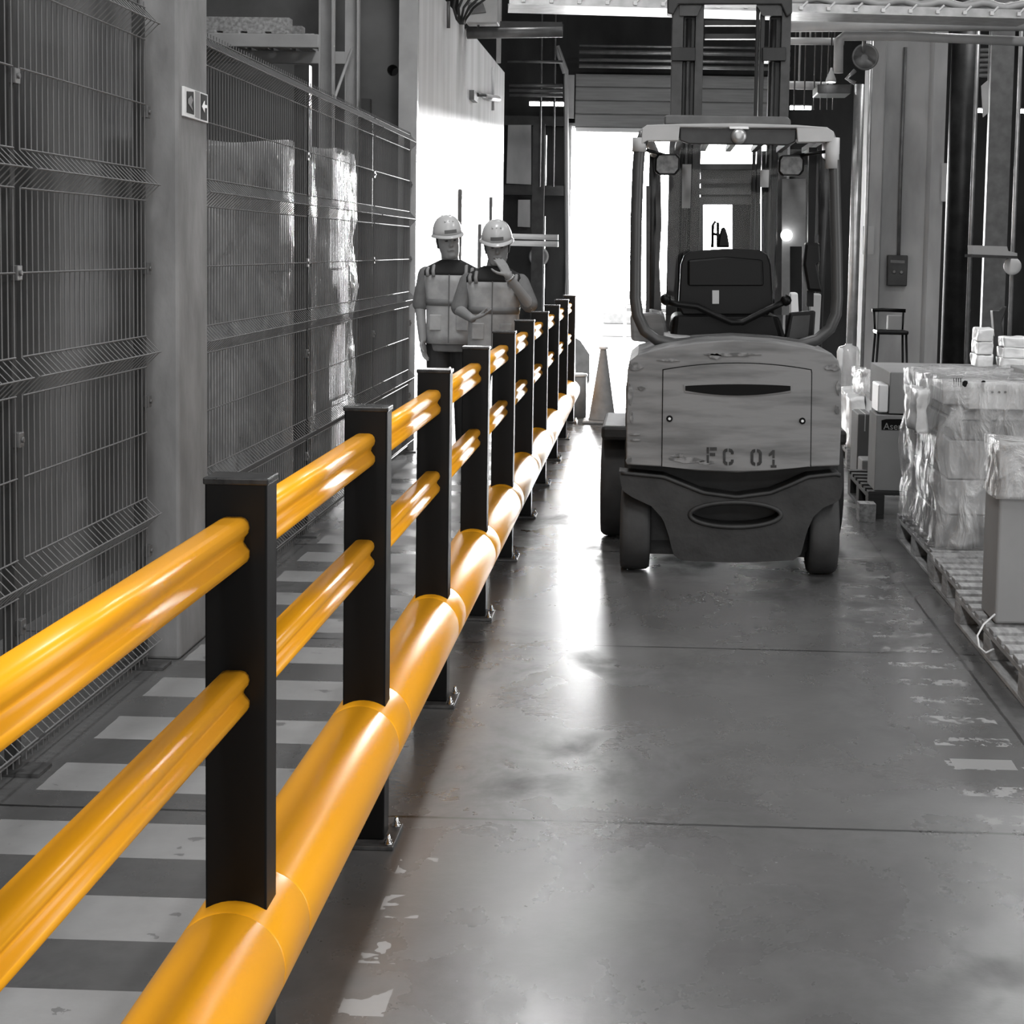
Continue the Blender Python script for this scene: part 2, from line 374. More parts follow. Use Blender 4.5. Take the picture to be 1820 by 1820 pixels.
for i, y in enumerate(ys):
    m = MB().box((XB-PW/2, y, .012), (XB+PW/2, y+PD, 1.185))
    po = m.build('post', M['black'], bar, bevel=.004)
    MB().box((XB-PW/2-.003, y-.003, 1.180), (XB+PW/2+.003, y+PD+.003, 1.193)).build('post_cap', M['blackcap'], po, bevel=.003)
    MB().box((XB-.09, y-.052, .0005), (XB+.09, y+.142, .012)).build('base_plate', M['plate'], po, bevel=.002)
    for sx_ in (-1, 1):
        for yy in (y-.03, y+.118):
            c = (XB+sx_*.074, yy, .012)
            mb = MB().lathe(c, [(.0125,0),(.0125,.003),(.010,.003),(.010,.011),(.0065,.012),(.0065,.022),(.004,.027)], 10)
            mb.build('anchor_bolt', M['bolt'], po)
    if i < len(ys)-1:
        ya, yb = y+PD, ys[i+1]
        o = railseg(1.036, 1.122, ya-.004, yb+.004).build('upper_rail', M['orange'], bar)
        o = railseg(.758, .836, ya-.004, yb+.004).build('lower_rail', M['orange'], bar)
# bumper tube: one long segment per bay, with sleeves round every post
R, ZT = .106, .292
for i in range(len(ys)):
    y = ys[i]
    if i < len(ys)-1:
        a, b_ = y+PD+.10, ys[i+1]-.06
        MB().lathe((XB, 0, ZT), [(R-.004, a-.01), (R-.001, a), (R, a+.006), (R, b_-.006), (R-.001, b_), (R-.004, b_+.01)], 48, 'Y').build('bumper_tube', M['orange'], bar)
    a, b_ = y-.05, y+PD+.09
    if i == len(ys)-1:
        prof = [(R-.004, a-.01), (R, a), (R, a+.21), (R*.93, a+.26), (R*.7, a+.30), (R*.35, a+.325), (.01, a+.33)]
    else: prof = [(R-.004, a-.01), (R-.001, a), (R, a+.005), (R, b_-.005), (R-.001, b_), (R-.004, b_+.01)]
    MB().lathe((XB, 0, ZT), prof, 48, 'Y').build('tube_sleeve', M['orange'], bar)

# ------------------------------------------------------------------ mesh fences
BE = [.115, .60, 1.21, 1.83, 2.42]; XF = -1.885
def wire_panel(y0, y1, top=2.50):
    m = MB(); n = max(2, int(round((y1-y0)/.05)))
    prof = [(0, .03)]
    for z in BE: prof += [(0, z-.055), (.055, z), (0, z+.055)]
    prof.append((0, top))
    for i in range(n+1):
        y = y0+(y1-y0)*i/n
        m.tube([(XF+a, y, z) for a, z in prof], .0026, 4, smooth=False)
    for z in BE:
        for dz, a in ((-.058, 0), (0, .055), (.058, 0)): m.tube([(XF+a+.004, y0, z+dz), (XF+a+.004, y1, z+dz)], .003, 4, smooth=False)
    for a, b_ in zip(BE[:-1], BE[1:]): m.tube([(XF+.004, y0, (a+b_)/2), (XF+.004, y1, (a+b_)/2)], .003, 4, smooth=False)
    return m
def fence(label, ylist, top=2.5):
    t = thing('mesh_fence', (XF, (ylist[0]+ylist[-1])/2, 0), label, 'fence')
    for a, b_ in zip(ylist[:-1], ylist[1:]): wire_panel(a+.03, b_-.03, top).build('mesh_panel', M['wire'], t)
    for y in ylist:
        p = MB().box((XF-.05, y-.02, 0), (XF-.01, y+.02, top-.02)).build('fence_post', M['fpost'], t, bevel=.003)
        MB().box((XF-.11, y-.06, .001), (XF+.07, y+.06, .012)).build('foot_plate', M['plate'], p)
        for z in (.45, 1.02, 1.52, 2.1):
            MB().cbox((XF-.002, y, z), (.022, .04, .045)).lathe((XF+.008, y, z), [(.009, 0), (.009, .008)], 8, 'X').build('clamp', M['midsteel'], p, bevel=.002)
    return t
fence('near wire mesh fence left of the barrier, ending at the concrete pillar', [2.75, 5.15, 6.50])
fence('far wire mesh fence between the concrete pillar and the whitewashed partition', [7.17, 9.55, 11.85, 13.66])

# concrete pillar and its sign
m = MB().box((-1.945, 6.62, 0), (-1.80, 7.06, ZC))
pillar = m.build('concrete_pillar', M['concrete'], bevel=.012); setp(pillar, 'rough concrete pillar between the two mesh fences', 'pillar')
sg = thing('exit_sign', atX(344, 186, -1.80), 'small reflective arrow sign fixed high on the concrete pillar', 'sign')
def quadX(pts, t0, t1): return MB().prism([(atX(x, y, -1.80).y, atX(x, y, -1.80).z) for x, y in pts], -1.80+t0, -1.80+t1, 'YZ')
quadX([(322,153),(364,168),(365,219),(322,206)], .001, .012).build('sign_plate', M['sign'], sg, bevel=.002)
quadX([(326,162),(338,163),(339,204),(326,200)], .012, .014).build('running_figure_panel', M['signdark'], sg)
quadX([(341,161),(349,164),(349,211),(341,208)], .012, .014).build('middle_strip', M['signmid'], sg)
quadX([(351,166),(362,170),(362,215),(351,212)], .012, .014).build('arrow_panel', M['signdark'], sg)
quadX([(352.5,189),(357,179),(357,186),(361,187),(361,192),(357,192),(357,200)], .014, .016).build('arrow', M['white'], sg)
quadX([(328,176),(333,170),(336,178),(333,186),(336,197),(331,189),(328,184)], .014, .016).build('running_figure', M['signmid'], sg)

# ------------------------------------------------------------------ racking and wrapped loads in the bay
YR = 12.3
rk = thing('pallet_rack', (at(578, 500, YR).x, YR+.5, 0), 'pale steel pallet rack with slotted upright behind the far fence', 'rack')
def upright(x0, x1, Y, ztop=5.2):
    m = MB(); hol = []
    z = .3
    while z < ztop-.1:
        for u in (.28, .72):
            cx = x0+(x1-x0)*u; hol.append([(cx-.007, z), (cx-.007, z+.034), (cx+.007, z+.034), (cx+.007, z)])
        z += .078
    m.prism([(x0, 0), (x1, 0), (x1, ztop), (x0, ztop)], Y, Y+.003, holes=hol)
    m.box((x0, Y+.003, 0), (x0+.003, Y+.07, ztop)); m.box((x1-.003, Y+.003, 0), (x1, Y+.07, ztop)); m.box((x0, Y+.067, 0), (x1, Y+.07, ztop)); return m
xu = at(565, 400, YR).x; upright(xu, xu+.105, YR).build('upright', M['rack'], rk)
upright(xu+.0, xu+.105, YR+1.05).build('upright', M['rack'], rk)
xu2 = xu+.20
zbm = at(470, 60, YR).z; zbb = at(470, 84, YR).z
MB().box((-5.4, YR-.02, zbb), (xu, YR+.05, zbm)).build('beam', M['rack'], rk, bevel=.004)
MB().box((-5.4, YR+1.05, zbb), (xu, YR+1.1, zbm)).build('beam', M['rack'], rk, bevel=.004)
m = MB()
for k in range(4): m.tube([(xu+.05, YR+.06, .3+k*1.1), (xu+.05, YR+1.06, .9+k*1.1)], .012, 6)
m.build('brace', M['rack'], rk)
upright(-5.3, -5.2, YR).build('upright', M['rack'], rk)
# pallet on the rack
pr = thing('wooden_pallet', (-3.1, YR+.5, zbm), 'wooden pallet lying across the rack beams behind the fence top', 'pallet')
m = MB()
for k in range(7): m.box((-3.7+k*.17, YR-.02, zbm-.02+.02), (-3.7+k*.17+.11, YR+1.12, zbm+.022))
m.build('deck_boards', M['wood'], pr)
m = MB()
for k in range(3): m.box((-3.7, YR+.05+k*.45, zbm+.022), (-2.57, YR+.17+k*.45, zbm+.12))
m.build('blocks', M['wood'], pr)
def nbox(a, b, n=10, amp=.03, sc=3.0, sag=0, seed=0):   # crumpled box
    m = MB(); a = Vector(a); b = Vector(b); d = b-a
    idx = {}; 
    def pt(i, j, k):
        key = (i, j, k)
        if key not in idx:
            v = Vector((a.x+d.x*i/n, a.y+d.y*j/n, a.z+d.z*k/n))
            q = noise.noise_vector(v*sc+Vector((seed*7.1, seed*3.3, seed)))*amp + noise.noise_vector(v*sc*3.1+Vector((seed, 0, 9)))*amp*.4
            if k == 0: q.z = abs(q.z)*.2
            idx[key] = len(m.v); m.v.append(v+q)
        return idx[key]
    for u in range(n):
        for w_ in range(n):
            for f in (lambda s_, t_: (0, s_, t_), lambda s_, t_: (n, s_, t_), lambda s_, t_: (s_, 0, t_), lambda s_, t_: (s_, n, t_), lambda s_, t_: (s_, t_, 0), lambda s_, t_: (s_, t_, n)):
                m.f.append([pt(*f(u, w_)), pt(*f(u+1, w_)), pt(*f(u+1, w_+1)), pt(*f(u, w_+1))]); m.sm.append(True)
    return m
def pallet(name, x0, x1, y0, y1, label, group=None, mt='wood', z0=0.0, h=.15):
    t = thing(name, ((x0+x1)/2, (y0+y1)/2, z0), label, 'pallet', group); zz = lambda v: z0+.001+v*h/.15
    m = MB(); n = max(5, int((y1-y0)/.145)); st = (y1-y0-.09)/(n-1)
    for k in range(n): m.box((x0, y0+k*st, zz(.128)), (x1, y0+k*st+.09, zz(.148)))
    m.build('deck_board', M[mt], t, bevel=.003)
    m = MB()
    for xx in (x0, (x0+x1)/2-.05, x1-.1):
        m.box((xx, y0, zz(.106)), (xx+.1, y1, zz(.128))); m.box((xx, y0, 0*z0+zz(0)), (xx+.1, y1, zz(.02)))
    m.build('runner', M[mt], t, bevel=.003)
    for xx in (x0, (x0+x1)/2-.05, x1-.1):
        for yy in (y0, (y0+y1)/2-.07, y1-.14): MB().box((xx, yy, zz(.02)), (xx+.1, yy+.14, zz(.106))).build('block', M[mt], t, bevel=.003)
    return t
# wrapped load A, B in the bay
for (nm, lab, x0, x1, y0, y1, zt_, sd_) in (
      ('wrapped_load', 'tall pallet load in shiny stretch film, nearest behind the far fence', -3.35, at(508, 400, 10.2).x, 10.2, 11.0, at(400, 250, 10.2).z, 1),
      ('wrapped_load', 'tall film wrapped load behind the far fence, next to the dark post', at(556, 400, 11.5).x-.02, at(600, 400, 11.5).x-.02, 11.5, 12.2, at(600, 262, 11.5).z, 2)):
    t = thing(nm, ((x0+x1)/2, (y0+y1)/2, 0), lab, 'wrapped load', 'film wrapped loads behind the far fence')
    k = 0; z = .16
    while z < zt_-.3:
        hgt = (.42, .5, .38)[k % 3]; hgt = min(hgt, zt_-.02-z)
        MB().box((x0+.02, y0+.02, z), (x1-.02-(k % 2)*.02, y1-.02, z+hgt-.006)).build('carton', M['card' if k % 2 else 'carddark'], t, bevel=.006); z += hgt; k += 1
    MB().box((x0, y0, .001), (x1, y1, .15)).build('pallet_base', M['wood'], t, bevel=.01)
    nbox((x0-.015, y0-.02, .1), (x1+.02, y1, zt_), 14, .035, 3.5, seed=sd_).build('stretch_film', M['film2'], t)
# dark flat post between the loads
o = MB().box((at(522,500,9.9).x, 9.9, 0), (at(548,500,9.9).x, 9.98, at(530,115,9.9).z)).build('steel_post', M['darksteel']); setp(o, 'dark flat steel post standing behind the far fence between the wrapped loads', 'post')
o = MB().box((at(640,500,13.3).x, 13.3, 0), (at(655,500,13.3).x, 13.4, at(640,175,13.3).z)).build('steel_post', M['darksteel']); setp(o, 'narrow dark post in front of the holed wall', 'post')

# ------------------------------------------------------------------ people
def capsule(m, a, b, ra, rb, n=12, flat=1.0):
    a = Vector(a); b = Vector(b); t = (b-a); L = t.length; t = t.normalized()
    pts = []; rs = []
    for k in range(4):
        an = PI/2*(k/3.0); pts.append(a-t*ra*math.cos(an)); rs.append(max(.0012, ra*math.sin(an)))
    for k in range(4):
        an = PI/2*(1-k/3.0); pts.append(b+t*rb*math.cos(an)); rs.append(max(.0012, rb*math.sin(an)))
    m.tube(pts, rs, n, flat=flat)
def ering(c, rx, ry, n=28, p=2.4, rotz=0):
    q = []
    for k in range(n):
        a = 2*PI*k/n; cc, ss = math.cos(a), math.sin(a)
        x = math.copysign(abs(cc)**(2/p), cc)*rx; y = math.copysign(abs(ss)**(2/p), ss)*ry
        q.append(Vector((c[0]+x, c[1]+y, c[2])))
    return q
def hand(m, wrist, direction, palm_n, s=1.0, curl=.3, thumb_side=1):
    d = Vector(direction).normalized(); n = Vector(palm_n); n = (n-d*n.dot(d)).normalized(); sd = d.cross(n)*thumb_side
    w = Vector(wrist)
    for k in range(4):                      # palm as four metacarpals
        off = sd*((1.5-k)*.019)*s; capsule(m, w+off*.6, w+d*.085*s+off, .0145*s, .0125*s, 8)
    ln = (.070, .080, .074, .058)
    for k in range(4):
        base = w+d*.088*s+sd*((1.5-k)*.0205)*s; l = ln[k]*s
        d1_ = (d+n*curl*.6).normalized(); d2_ = (d+n*curl*1.6).normalized(); d3 = (d+n*curl*2.6).normalized()
        p1 = base+d1_*l*.45; p2 = p1+d2_*l*.32; p3 = p2+d3*l*.23
        capsule(m, base, p1, .0095*s, .0088*s, 8); capsule(m, p1, p2, .0088*s, .008*s, 8); capsule(m, p2, p3, .008*s, .007*s, 8)
    b0 = w+d*.02*s+sd*.028*s; b1 = b0+(d*.6+sd*.8+n*.2).normalized()*.045*s; b2 = b1+(d*.9+sd*.35+n*.4).normalized()*.034*s; b3 = b2+(d+n*.5).normalized()*.025*s
    capsule(m, b0, b1, .0125*s, .011*s, 8); capsule(m, b1, b2, .011*s, .0095*s, 8); capsule(m, b2, b3, .0095*s, .008*s, 8)
def person(base, label, dz, arms, turn, tilt, feet, hands, tie=0):
    B = Vector(base); t = thing('person', B, label, 'person')
    V = lambda x, y, z: B+Vector((x, y, z))
    sh = 1.445+dz; hz = 1.625+dz
    # ---- head transform
    Rm = Matrix.Rotation(turn, 3, 'Z') @ Matrix.Rotation(tilt[1], 3, 'Y') @ Matrix.Rotation(tilt[0], 3, 'X')
    hc_ = V(tilt[2], -.03, hz); H = lambda x, y, z: hc_+Rm @ Vector((x, y, z))
    m = MB()
    rings = []
    for z, rx, ry, oy in ((-.122,.032,.022,-.062),(-.113,.054,.045,-.042),(-.095,.066,.064,-.022),(-.065,.073,.080,-.008),(-.03,.079,.090,0),(.01,.082,.096,.002),(.05,.083,.100,.004),(.085,.070,.090,.006),(.11,.052,.068,.008),(.125,.02,.03,.008)):
        q = []
        for k in range(24):
            a = 2*PI*k/24; q.append(H(rx*math.cos(a), oy+ry*math.sin(a), z))
        rings.append(q)
    m.loft(rings)
    capsule(m, H(0,-.088,.022), H(0,-.109,-.018), .008, .013, 8)           # nose
    capsule(m, H(-.010,-.098,-.024), H(.010,-.098,-.024), .009, .009, 8)
    capsule(m, H(-.04,-.082,.034), H(.04,-.082,.034), .011, .011, 8)       # brow
    capsule(m, H(-.020,-.086,-.058), H(.020,-.086,-.058), .010, .010, 8)   # lips
    capsule(m, H(-.012,-.080,-.098), H(.012,-.080,-.098), .016, .016, 8)   # chin
    for s in (-1, 1):
        capsule(m, H(s*.045,-.055,-.018), H(s*.05,-.04,-.04), .020, .016, 8)
        capsule(m, H(s*.086,.005,.012), H(s*.084,.002,-.026), .014, .009, 8, flat=.5)
    capsule(m, V(0,.005,sh-.02), hc_+Rm@Vector((0,.012,-.07)), .070, .064, 14)   # neck
    # torso and legs, one surface with the head and arms
    m.loft([ering(V(0,0,z), rx, ry) for z, rx, ry in ((.88+dz,.15,.10),(1.0+dz,.15,.105),(1.15+dz,.155,.105),(1.3+dz,.18,.11),(1.4+dz,.175,.095),(1.455+dz,.10,.065))])
    for s, ft in zip((-1, 1), feet):
        hip = V(s*.085, 0, .92+dz); ank = V(ft[0], ft[1], .09); kn = (hip+ank)/2+Vector((0,-.03,.02))
        capsule(m, hip, kn, .085, .055); capsule(m, kn, ank, .052, .038)
    for i, (S_, E_, W_) in enumerate(arms):
        capsule(m, V(*S_), V(*E_), .050, .041); capsule(m, V(*E_), V(*W_), .043, .030)
        hand(m, V(*W_), hands[i][0], hands[i][1], 1.0, hands[i][2], hands[i][3])
    m.build('body', M['skin'], t, remesh=.0055, smooth_it=2)
    # ---- face details
    for s in (-1, 1):
        e = MB(); c = H(s*.031, -.083, .014); e.tube([c+Rm@Vector((-.013,0,0)), c+Rm@Vector((-.005,-.007,.001)), c+Rm@Vector((.005,-.007,.001)), c+Rm@Vector((.013,0,0))], [.002,.0055,.0055,.002], 8); e.build('eye', M['eye'], t)
        e = MB(); c = H(s*.032, -.094, .036); e.tube([c+Rm@Vector((-.018,.006,-.002)), c+Rm@Vector((0,-.001,.002)), c+Rm@Vector((.018,.006,-.002))], [.002,.004,.002], 6); e.build('eyebrow', M['hair'], t)
    e = MB().tube([H(-.024,-.088,-.057), H(0,-.098,-.059), H(.024,-.088,-.057)], [.0015,.003,.0015], 6); e.build('mouth', M['label'], t)
    # hair below the helmet rim
    m = MB(); rings = []
    for z, g in ((-.045,.004),(-.01,.008),(.03,.009),(.07,.009)):
        q = []
        for k in range(16):
            a = -.25+(PI+.5)*k/15; q.append(H((.082+g)*math.cos(a), .012+(.092+g)*math.sin(a), z))
        q2 = [hc_+(p-hc_)*.93 for p in q][::-1]; rings.append(q+q2)
    m.loft(rings); m.build('hair', M['hair'], t)
    # ---- helmet
    m = MB(); rings = []
    for k in range(9):
        a = PI/2*k/8; rr = math.cos(a); q = []
        for j in range(32):
            b_ = 2*PI*j/32; q.append(H(.112*rr**.8*math.cos(b_), .006+.132*rr**.8*math.sin(b_), .058+.142*math.sin(a)))
        rings.append(q)
    m.loft(rings)
    rings = []
    for o_, z in ((0,.062),(.004,.050),(.012,.046),(.012,.053),(0,.068)):
        q = []
        for j in range(32):
            b_ = 2*PI*j/32; ex = 1+ (.30*max(0, -math.sin(b_))**2)*(o_ > .001); q.append(H((.112+o_)*math.cos(b_), .006+(.132+o_)*math.sin(b_)*ex, z-.012*max(0, -math.sin(b_))))
        rings.append(q)
    m.loft(rings, cap=False)
    for x in (-.03, 0, .03): m.tube([H(x,-.095,.155), H(x,0,.198), H(x,.10,.16)], .006, 6)
    hm = m.build('helmet', M['helmet'], t)
    rings = []
    m = MB()
    q = []
    for zz, o_ in ((.072,.1185),(.098,.1165)):
        q.append([H((o_-.004)*math.cos(a_), .006+(o_*1.175)*math.sin(a_), zz) for a_ in [-PI/2-.42+.84*i/8 for i in range(9)]])
    m.add(q[0]+q[1], [(i, i+1, 10+i, 9+i) for i in range(8)]); lb = m.build('helmet_label', M['label'], hm)
    sm_ = lb.modifiers.new('solid', 'SOLIDIFY'); sm_.thickness = .004
    # ---- clothes
    m = MB()
    m.loft([ering(V(0,0,z), rx, ry) for z, rx, ry in ((.80+dz,.172,.125),(.95+dz,.170,.125),(1.2+dz,.178,.122),(1.34+dz,.20,.118),(1.41+dz,.185,.10),(1.45+dz,.14,.085),(1.485+dz,.08,.072))])
    for (S_, E_, W_) in arms:
        S2, E2 = Vector(S_), Vector(E_); mid = S2.lerp(E2, .92); capsule(m, V(*S2), V(*mid), .064, .063)
    for s in (-1, 1): capsule(m, V(s*.06,-.01,sh+.02), V(s*.02,-.055,sh+.0), .022, .018, 8)
    m.build('shirt', M['shirt'], t, remesh=.008, smooth_it=3)
    vr = [(.86,.190,.142),(.92,.188,.142),(1.05,.184,.138),(1.16,.186,.138),(1.27,.198,.138),(1.33,.208,.134),(1.375,.210,.128)]
    ve = MB().loft([ering(V(0,-.004,z+dz), rx, ry) for z, rx, ry in vr]).build('vest', M['vest'], t)
    yo = MB().loft([ering(V(0,-.002,z+dz), rx, ry) for z, rx, ry in ((1.37,.213,.130),(1.405,.212,.118),(1.435,.185,.102),(1.462,.135,.088),(1.490,.078,.074))]).build('yoke', M['navy'], ve)
    for s in (-1, 1):
        for x0 in (.118, .162):
            m = MB().tube([V(s*x0,-.128,1.365+dz), V(s*(x0+.006),-.116,1.405+dz), V(s*(x0+.004),-.085,1.452+dz-(x0-.1)*.45), V(s*x0,-.02,1.468+dz-(x0-.1)*.55), V(s*x0,.06,1.455+dz-(x0-.1)*.5)], .0135, 8, flat=.5)
            m.build('shoulder_stripe', M['grey'], ve)
    MB().loft([ering(V(0,-.004,z+dz), rx+.003, ry+.003) for z, rx, ry in ((1.145,.186,.138),(1.195,.189,.138))]).build('waist_band', M['band'], ve)
    MB().box(V(-.004,-.150,.87+dz), V(.004,-.132,1.38+dz)).build('zip', M['label'], ve)
    for s in (-1, 1): MB().box(V(s*.10-.045,-.147,.96+dz), V(s*.10+.045,-.128,1.08+dz)).build('pocket', M['vest'], ve, bevel=.008)
    m = MB(); m.loft([ering(V(0,0,z), rx, ry) for z, rx, ry in ((.84+dz,.160,.118),(.93+dz,.162,.12),(1.0+dz,.155,.115))])
    for s, ft in zip((-1, 1), feet):
        hip = V(s*.088, 0, .86+dz); ank = V(ft[0], ft[1], .08); kn = (hip+ank)/2+Vector((0,-.03,.02))
        capsule(m, hip, kn, .100, .072); capsule(m, kn, ank, .072, .062)
    m.build('trousers', M['trouser'], t, remesh=.009, smooth_it=3)
    for ft in feet:
        m = MB(); capsule(m, V(ft[0], ft[1]+.05, .045), V(ft[0], ft[1]-.15, .04), .045, .038); m.box(V(ft[0]-.04, ft[1]-.19, .0), V(ft[0]+.04, ft[1]+.09, .028))
        m.build('shoe', M['shoe'], t, remesh=.008, smooth_it=2)
    return t
pR = person((-1.13, 12.65, 0), 'man in white helmet and pale vest with his hand raised to his mouth', 0.0,
   [((-.19,0,1.375), (-.25,-.06,1.17), (-.13,-.28,1.115)), ((.19,0,1.375), (.275,-.17,1.21), (.125,-.30,1.425))],
   .10, (.20, -.05, .02), [(-.11,-.05),(.10,.12)],
   [((.85,-.35,.28), (0,-.2,1), .25, -1), ((-.50,.32,.85), (-.6,.8,0), .25, 1)])
m = MB().lathe((0,0,0), [(.036,-.008),(.037,0),(.036,.008)], 16)
d = (Vector((.125,-.30,1.425))-Vector((.275,-.17,1.21))).normalized(); qv = d.to_track_quat('Z', 'Y'); c0 = Vector((-1.13,12.65,0))+Vector((.125,-.30,1.425))-d*.02
m.v = [c0+qv@v for v in m.v]; m.build('wristwatch', M['galv'], pR)
pL = person((-1.50, 13.15, 0), 'man in white helmet standing beside the whitewashed wall, arms hanging down', 0.035,
   [((-.19,0,1.41), (-.235,.0,1.17), (-.20,-.09,.92)), ((.19,0,1.41), (.235,.02,1.17), (.23,-.06,.93))],
   .30, (.08, -.12, -.02), [(-.10,-.10),(.10,.10)],
   [((.12,-.15,-1), (.9,-.3,0), .3, 1), ((-.05,-.1,-1), (-.9,-.2,0), .3, -1)])

# ------------------------------------------------------------------ forklift
FY = 8.55
def xz(pts, Y): return [(at(x, y, Y).x, at(x, y, Y).z) for x, y in pts]
def pr(pts, Y, Y2): return MB().prism(xz(pts, Y), Y, Y2)
def px(x, y, Y): return at(x, y, Y)
fk = thing('forklift', (.42, 9.4, 0), 'worn pale forklift truck seen from behind in the lane', 'forklift')
cw = pr([(1115,660),(1119,642),(1134,630),(1180,617),(1240,608),(1310,604),(1380,608),(1440,617),(1478,628),(1490,641),(1495,662),(1496,740),(1492,828),(1440,830),(1370,837),(1310,840),(1240,837),(1180,830),(1113,826),(1113,740)], FY, FY+.95).build('counterweight', M['truck'], fk, bevel=.035, seg=4)
arc = lambda x0, x1, y0, yc, n=12: [(x0+(x1-x0)*i/n, y0+(yc-y0)*(1-(2*i/n-1)**2)) for i in range(n+1)]
hp = arc(1179, 1441, 658, 646)+[(1442,664),(1440,830)]+arc(1438,1177,829,837)
pr([(x+(1.6 if x > 1310 else -1.6), y+(-1.6 if y < 740 else 0)) for x, y in hp], FY-.002, FY+.02).build('hatch_gap', M['inkblack'], cw)
ht = pr(hp, FY-.005, FY+.02).build('hatch', M['truck'], cw, bevel=.002)
pr(arc(1215,1408,683,674)+arc(1405,1217,697,704), FY-.010, FY+.01).build('slot_lip', M['truck'], cw, bevel=.003)
pr(arc(1218,1405,686,683)+arc(1405,1218,694,703), FY-.013, FY+.0).build('slot_dark', M['inkblack'], cw)  # raised black plate, its colour stands in for the dark recess
for x, y in ((1190,744),(1426,748)):
    c = px(x, y, FY-.006); MB().lathe(c, [(.016,.004),(.016,-.004),(.012,-.008)], 16, 'Y').build('hatch_bolt', M['inkblack'], cw); MB().lathe(c, [(.007,0),(.007,-.011)], 10, 'Y').build('bolt_head', M['galv'], cw)
# scuffs: real worn patches with their own shape on the paint
def scuff(cx, cy, w, h, sd_, nm='scuff'):
    rnd = random.Random(sd_); pts = [(cx+w*math.cos(a)*(.6+.5*rnd.random()), cy+h*math.sin(a)*(.6+.5*rnd.random())) for a in [2*PI*i/14 for i in range(14)]]
    pr(pts, FY-.0075, FY+.005).build(nm, M['scuff'], cw)
M['scuff'] = mat('paint_scuff', .09, .7, c2=.22, scale=30, contrast=(.4,.6))
for i, a in enumerate(((1130,652,14,8),(1480,653,16,7),(1300,630,50,4),(1272,633,12,6),(1490,690,5,14),(1488,728,5,9),(1120,700,5,20),(1122,740,4,14),(1128,772,14,2),(1130,782,10,2),(1118,818,6,8),(1222,817,34,7),(1255,822,20,4),(1205,810,14,5),(1190,640,22,3),(1140,690,7,4))): scuff(*a, i)
# stencil FC 01
def glyph(polys, x0, y0, w, h): return [[(x0+u*w, y0+v*h) for u, v in p] for p in polys]
G = {'F': [[(.0,0),(.22,0),(.22,.40),(.0,.40)],[(.30,0),(.95,0),(.95,.2),(.30,.2)],[(.30,.36),(.8,.36),(.8,.55),(.30,.55)],[(.0,.48),(.22,.48),(.22,1),(.0,1)]],
     'C': [[(.15,.05),(.42,0),(.42,.18),(.24,.24),(.24,.76),(.42,.82),(.42,1),(.15,.95),(0,.82),(0,.18)],[(.55,0),(.85,.05),(1,.2),(1,.34),(.76,.34),(.74,.22),(.55,.18)],[(.55,1),(.85,.95),(1,.8),(1,.66),(.76,.66),(.74,.78),(.55,.82)]],
     '0': [[(.15,.05),(.42,0),(.42,.18),(.26,.25),(.26,.75),(.42,.82),(.42,1),(.15,.95),(0,.8),(0,.2)],[(.58,0),(.85,.05),(1,.2),(1,.8),(.85,.95),(.58,1),(.58,.82),(.74,.75),(.74,.25),(.58,.18)]],
     '1': [[(.05,.22),(.5,0),(.78,0),(.78,.46),(.5,.46),(.5,.25),(.05,.36)],[(.5,.54),(.78,.54),(.78,.86),(1,.86),(1,1),(.28,1),(.28,.86),(.5,.86)]]}
for ch, x0, y0, w, h in (('F',1256,795,19,28),('C',1285,797,19,30),('0',1334,798,20,30),('1',1366,800,14,31)):
    m = MB()
    for p in glyph(G[ch], x0, y0, w, h): m.prism(xz(p, FY-.008), FY-.008, FY-.004)
    tx = m.build('stencil_digit' if ch in '01' else 'stencil_letter', M['paint'], cw); tx['label'] = 'stencilled black '+ch
# iron chassis skirt
ell = [(1307+79*math.cos(2*PI*k/28), 915+20*math.sin(2*PI*k/28)) for k in range(28)]
outl = [(1100,838),(1180,846),(1215,860),(1250,874),(1310,882),(1370,874),(1405,860),(1436,846),(1492,840),(1499,850),(1498,880),(1488,892),(1464,902),(1446,918),(1434,945),(1424,985),(1410,996),(1310,1000),(1210,996),(1196,985),(1188,950),(1178,922),(1158,900),(1124,884),(1106,872),(1102,850)]
def ycut(x, top):
    ys_ = []
    for (xa_, ya_), (xb2, yb2) in zip(outl, outl[1:]+outl[:1]):
        if min(xa_, xb2) <= x <= max(xa_, xb2) and xa_ != xb2: ys_.append(ya_+(yb2-ya_)*(x-xa_)/(xb2-xa_))
    return min(ys_) if top else max(ys_)
cols = sorted(set([1100.3+(1498.5-1100.3)*i/90 for i in range(91)]+[1228.001, 1385.999]))
m = MB()
def strip(cs, ft, fb):
    ya, yb2 = FY+.03, FY+.20
    def P(x, y, Y): v = at(x, y, FY+.03); return Vector((v.x, Y, v.z))
    rings = [[P(x, ft(x), ya), P(x, fb(x), ya), P(x, fb(x), yb2), P(x, ft(x), yb2)] for x in cs]
    m.loft(rings, smooth=False)
hw = lambda x: 20*math.sqrt(max(0, 1-((x-1307)/79.0)**2))
strip([c_ for c_ in cols if c_ <= 1228.01], lambda x: ycut(x, True), lambda x: ycut(x, False))
strip([c_ for c_ in cols if 1228 <= c_ <= 1386], lambda x: ycut(x, True), lambda x: 915-hw(x))
strip([c_ for c_ in cols if 1228 <= c_ <= 1386], lambda x: 915+hw(x), lambda x: ycut(x, False))
strip([c_ for c_ in cols if c_ >= 1385.99], lambda x: ycut(x, True), lambda x: ycut(x, False))
sk = m.build('chassis_skirt', M['truckdark'], fk)
m = MB().tube([px(1307+81*math.cos(2*PI*k/36), 915+22*math.sin(2*PI*k/36), FY+.03) for k in range(36)], .012, 8, closed=True); m.build('opening_rim', M['truckdark'], sk)
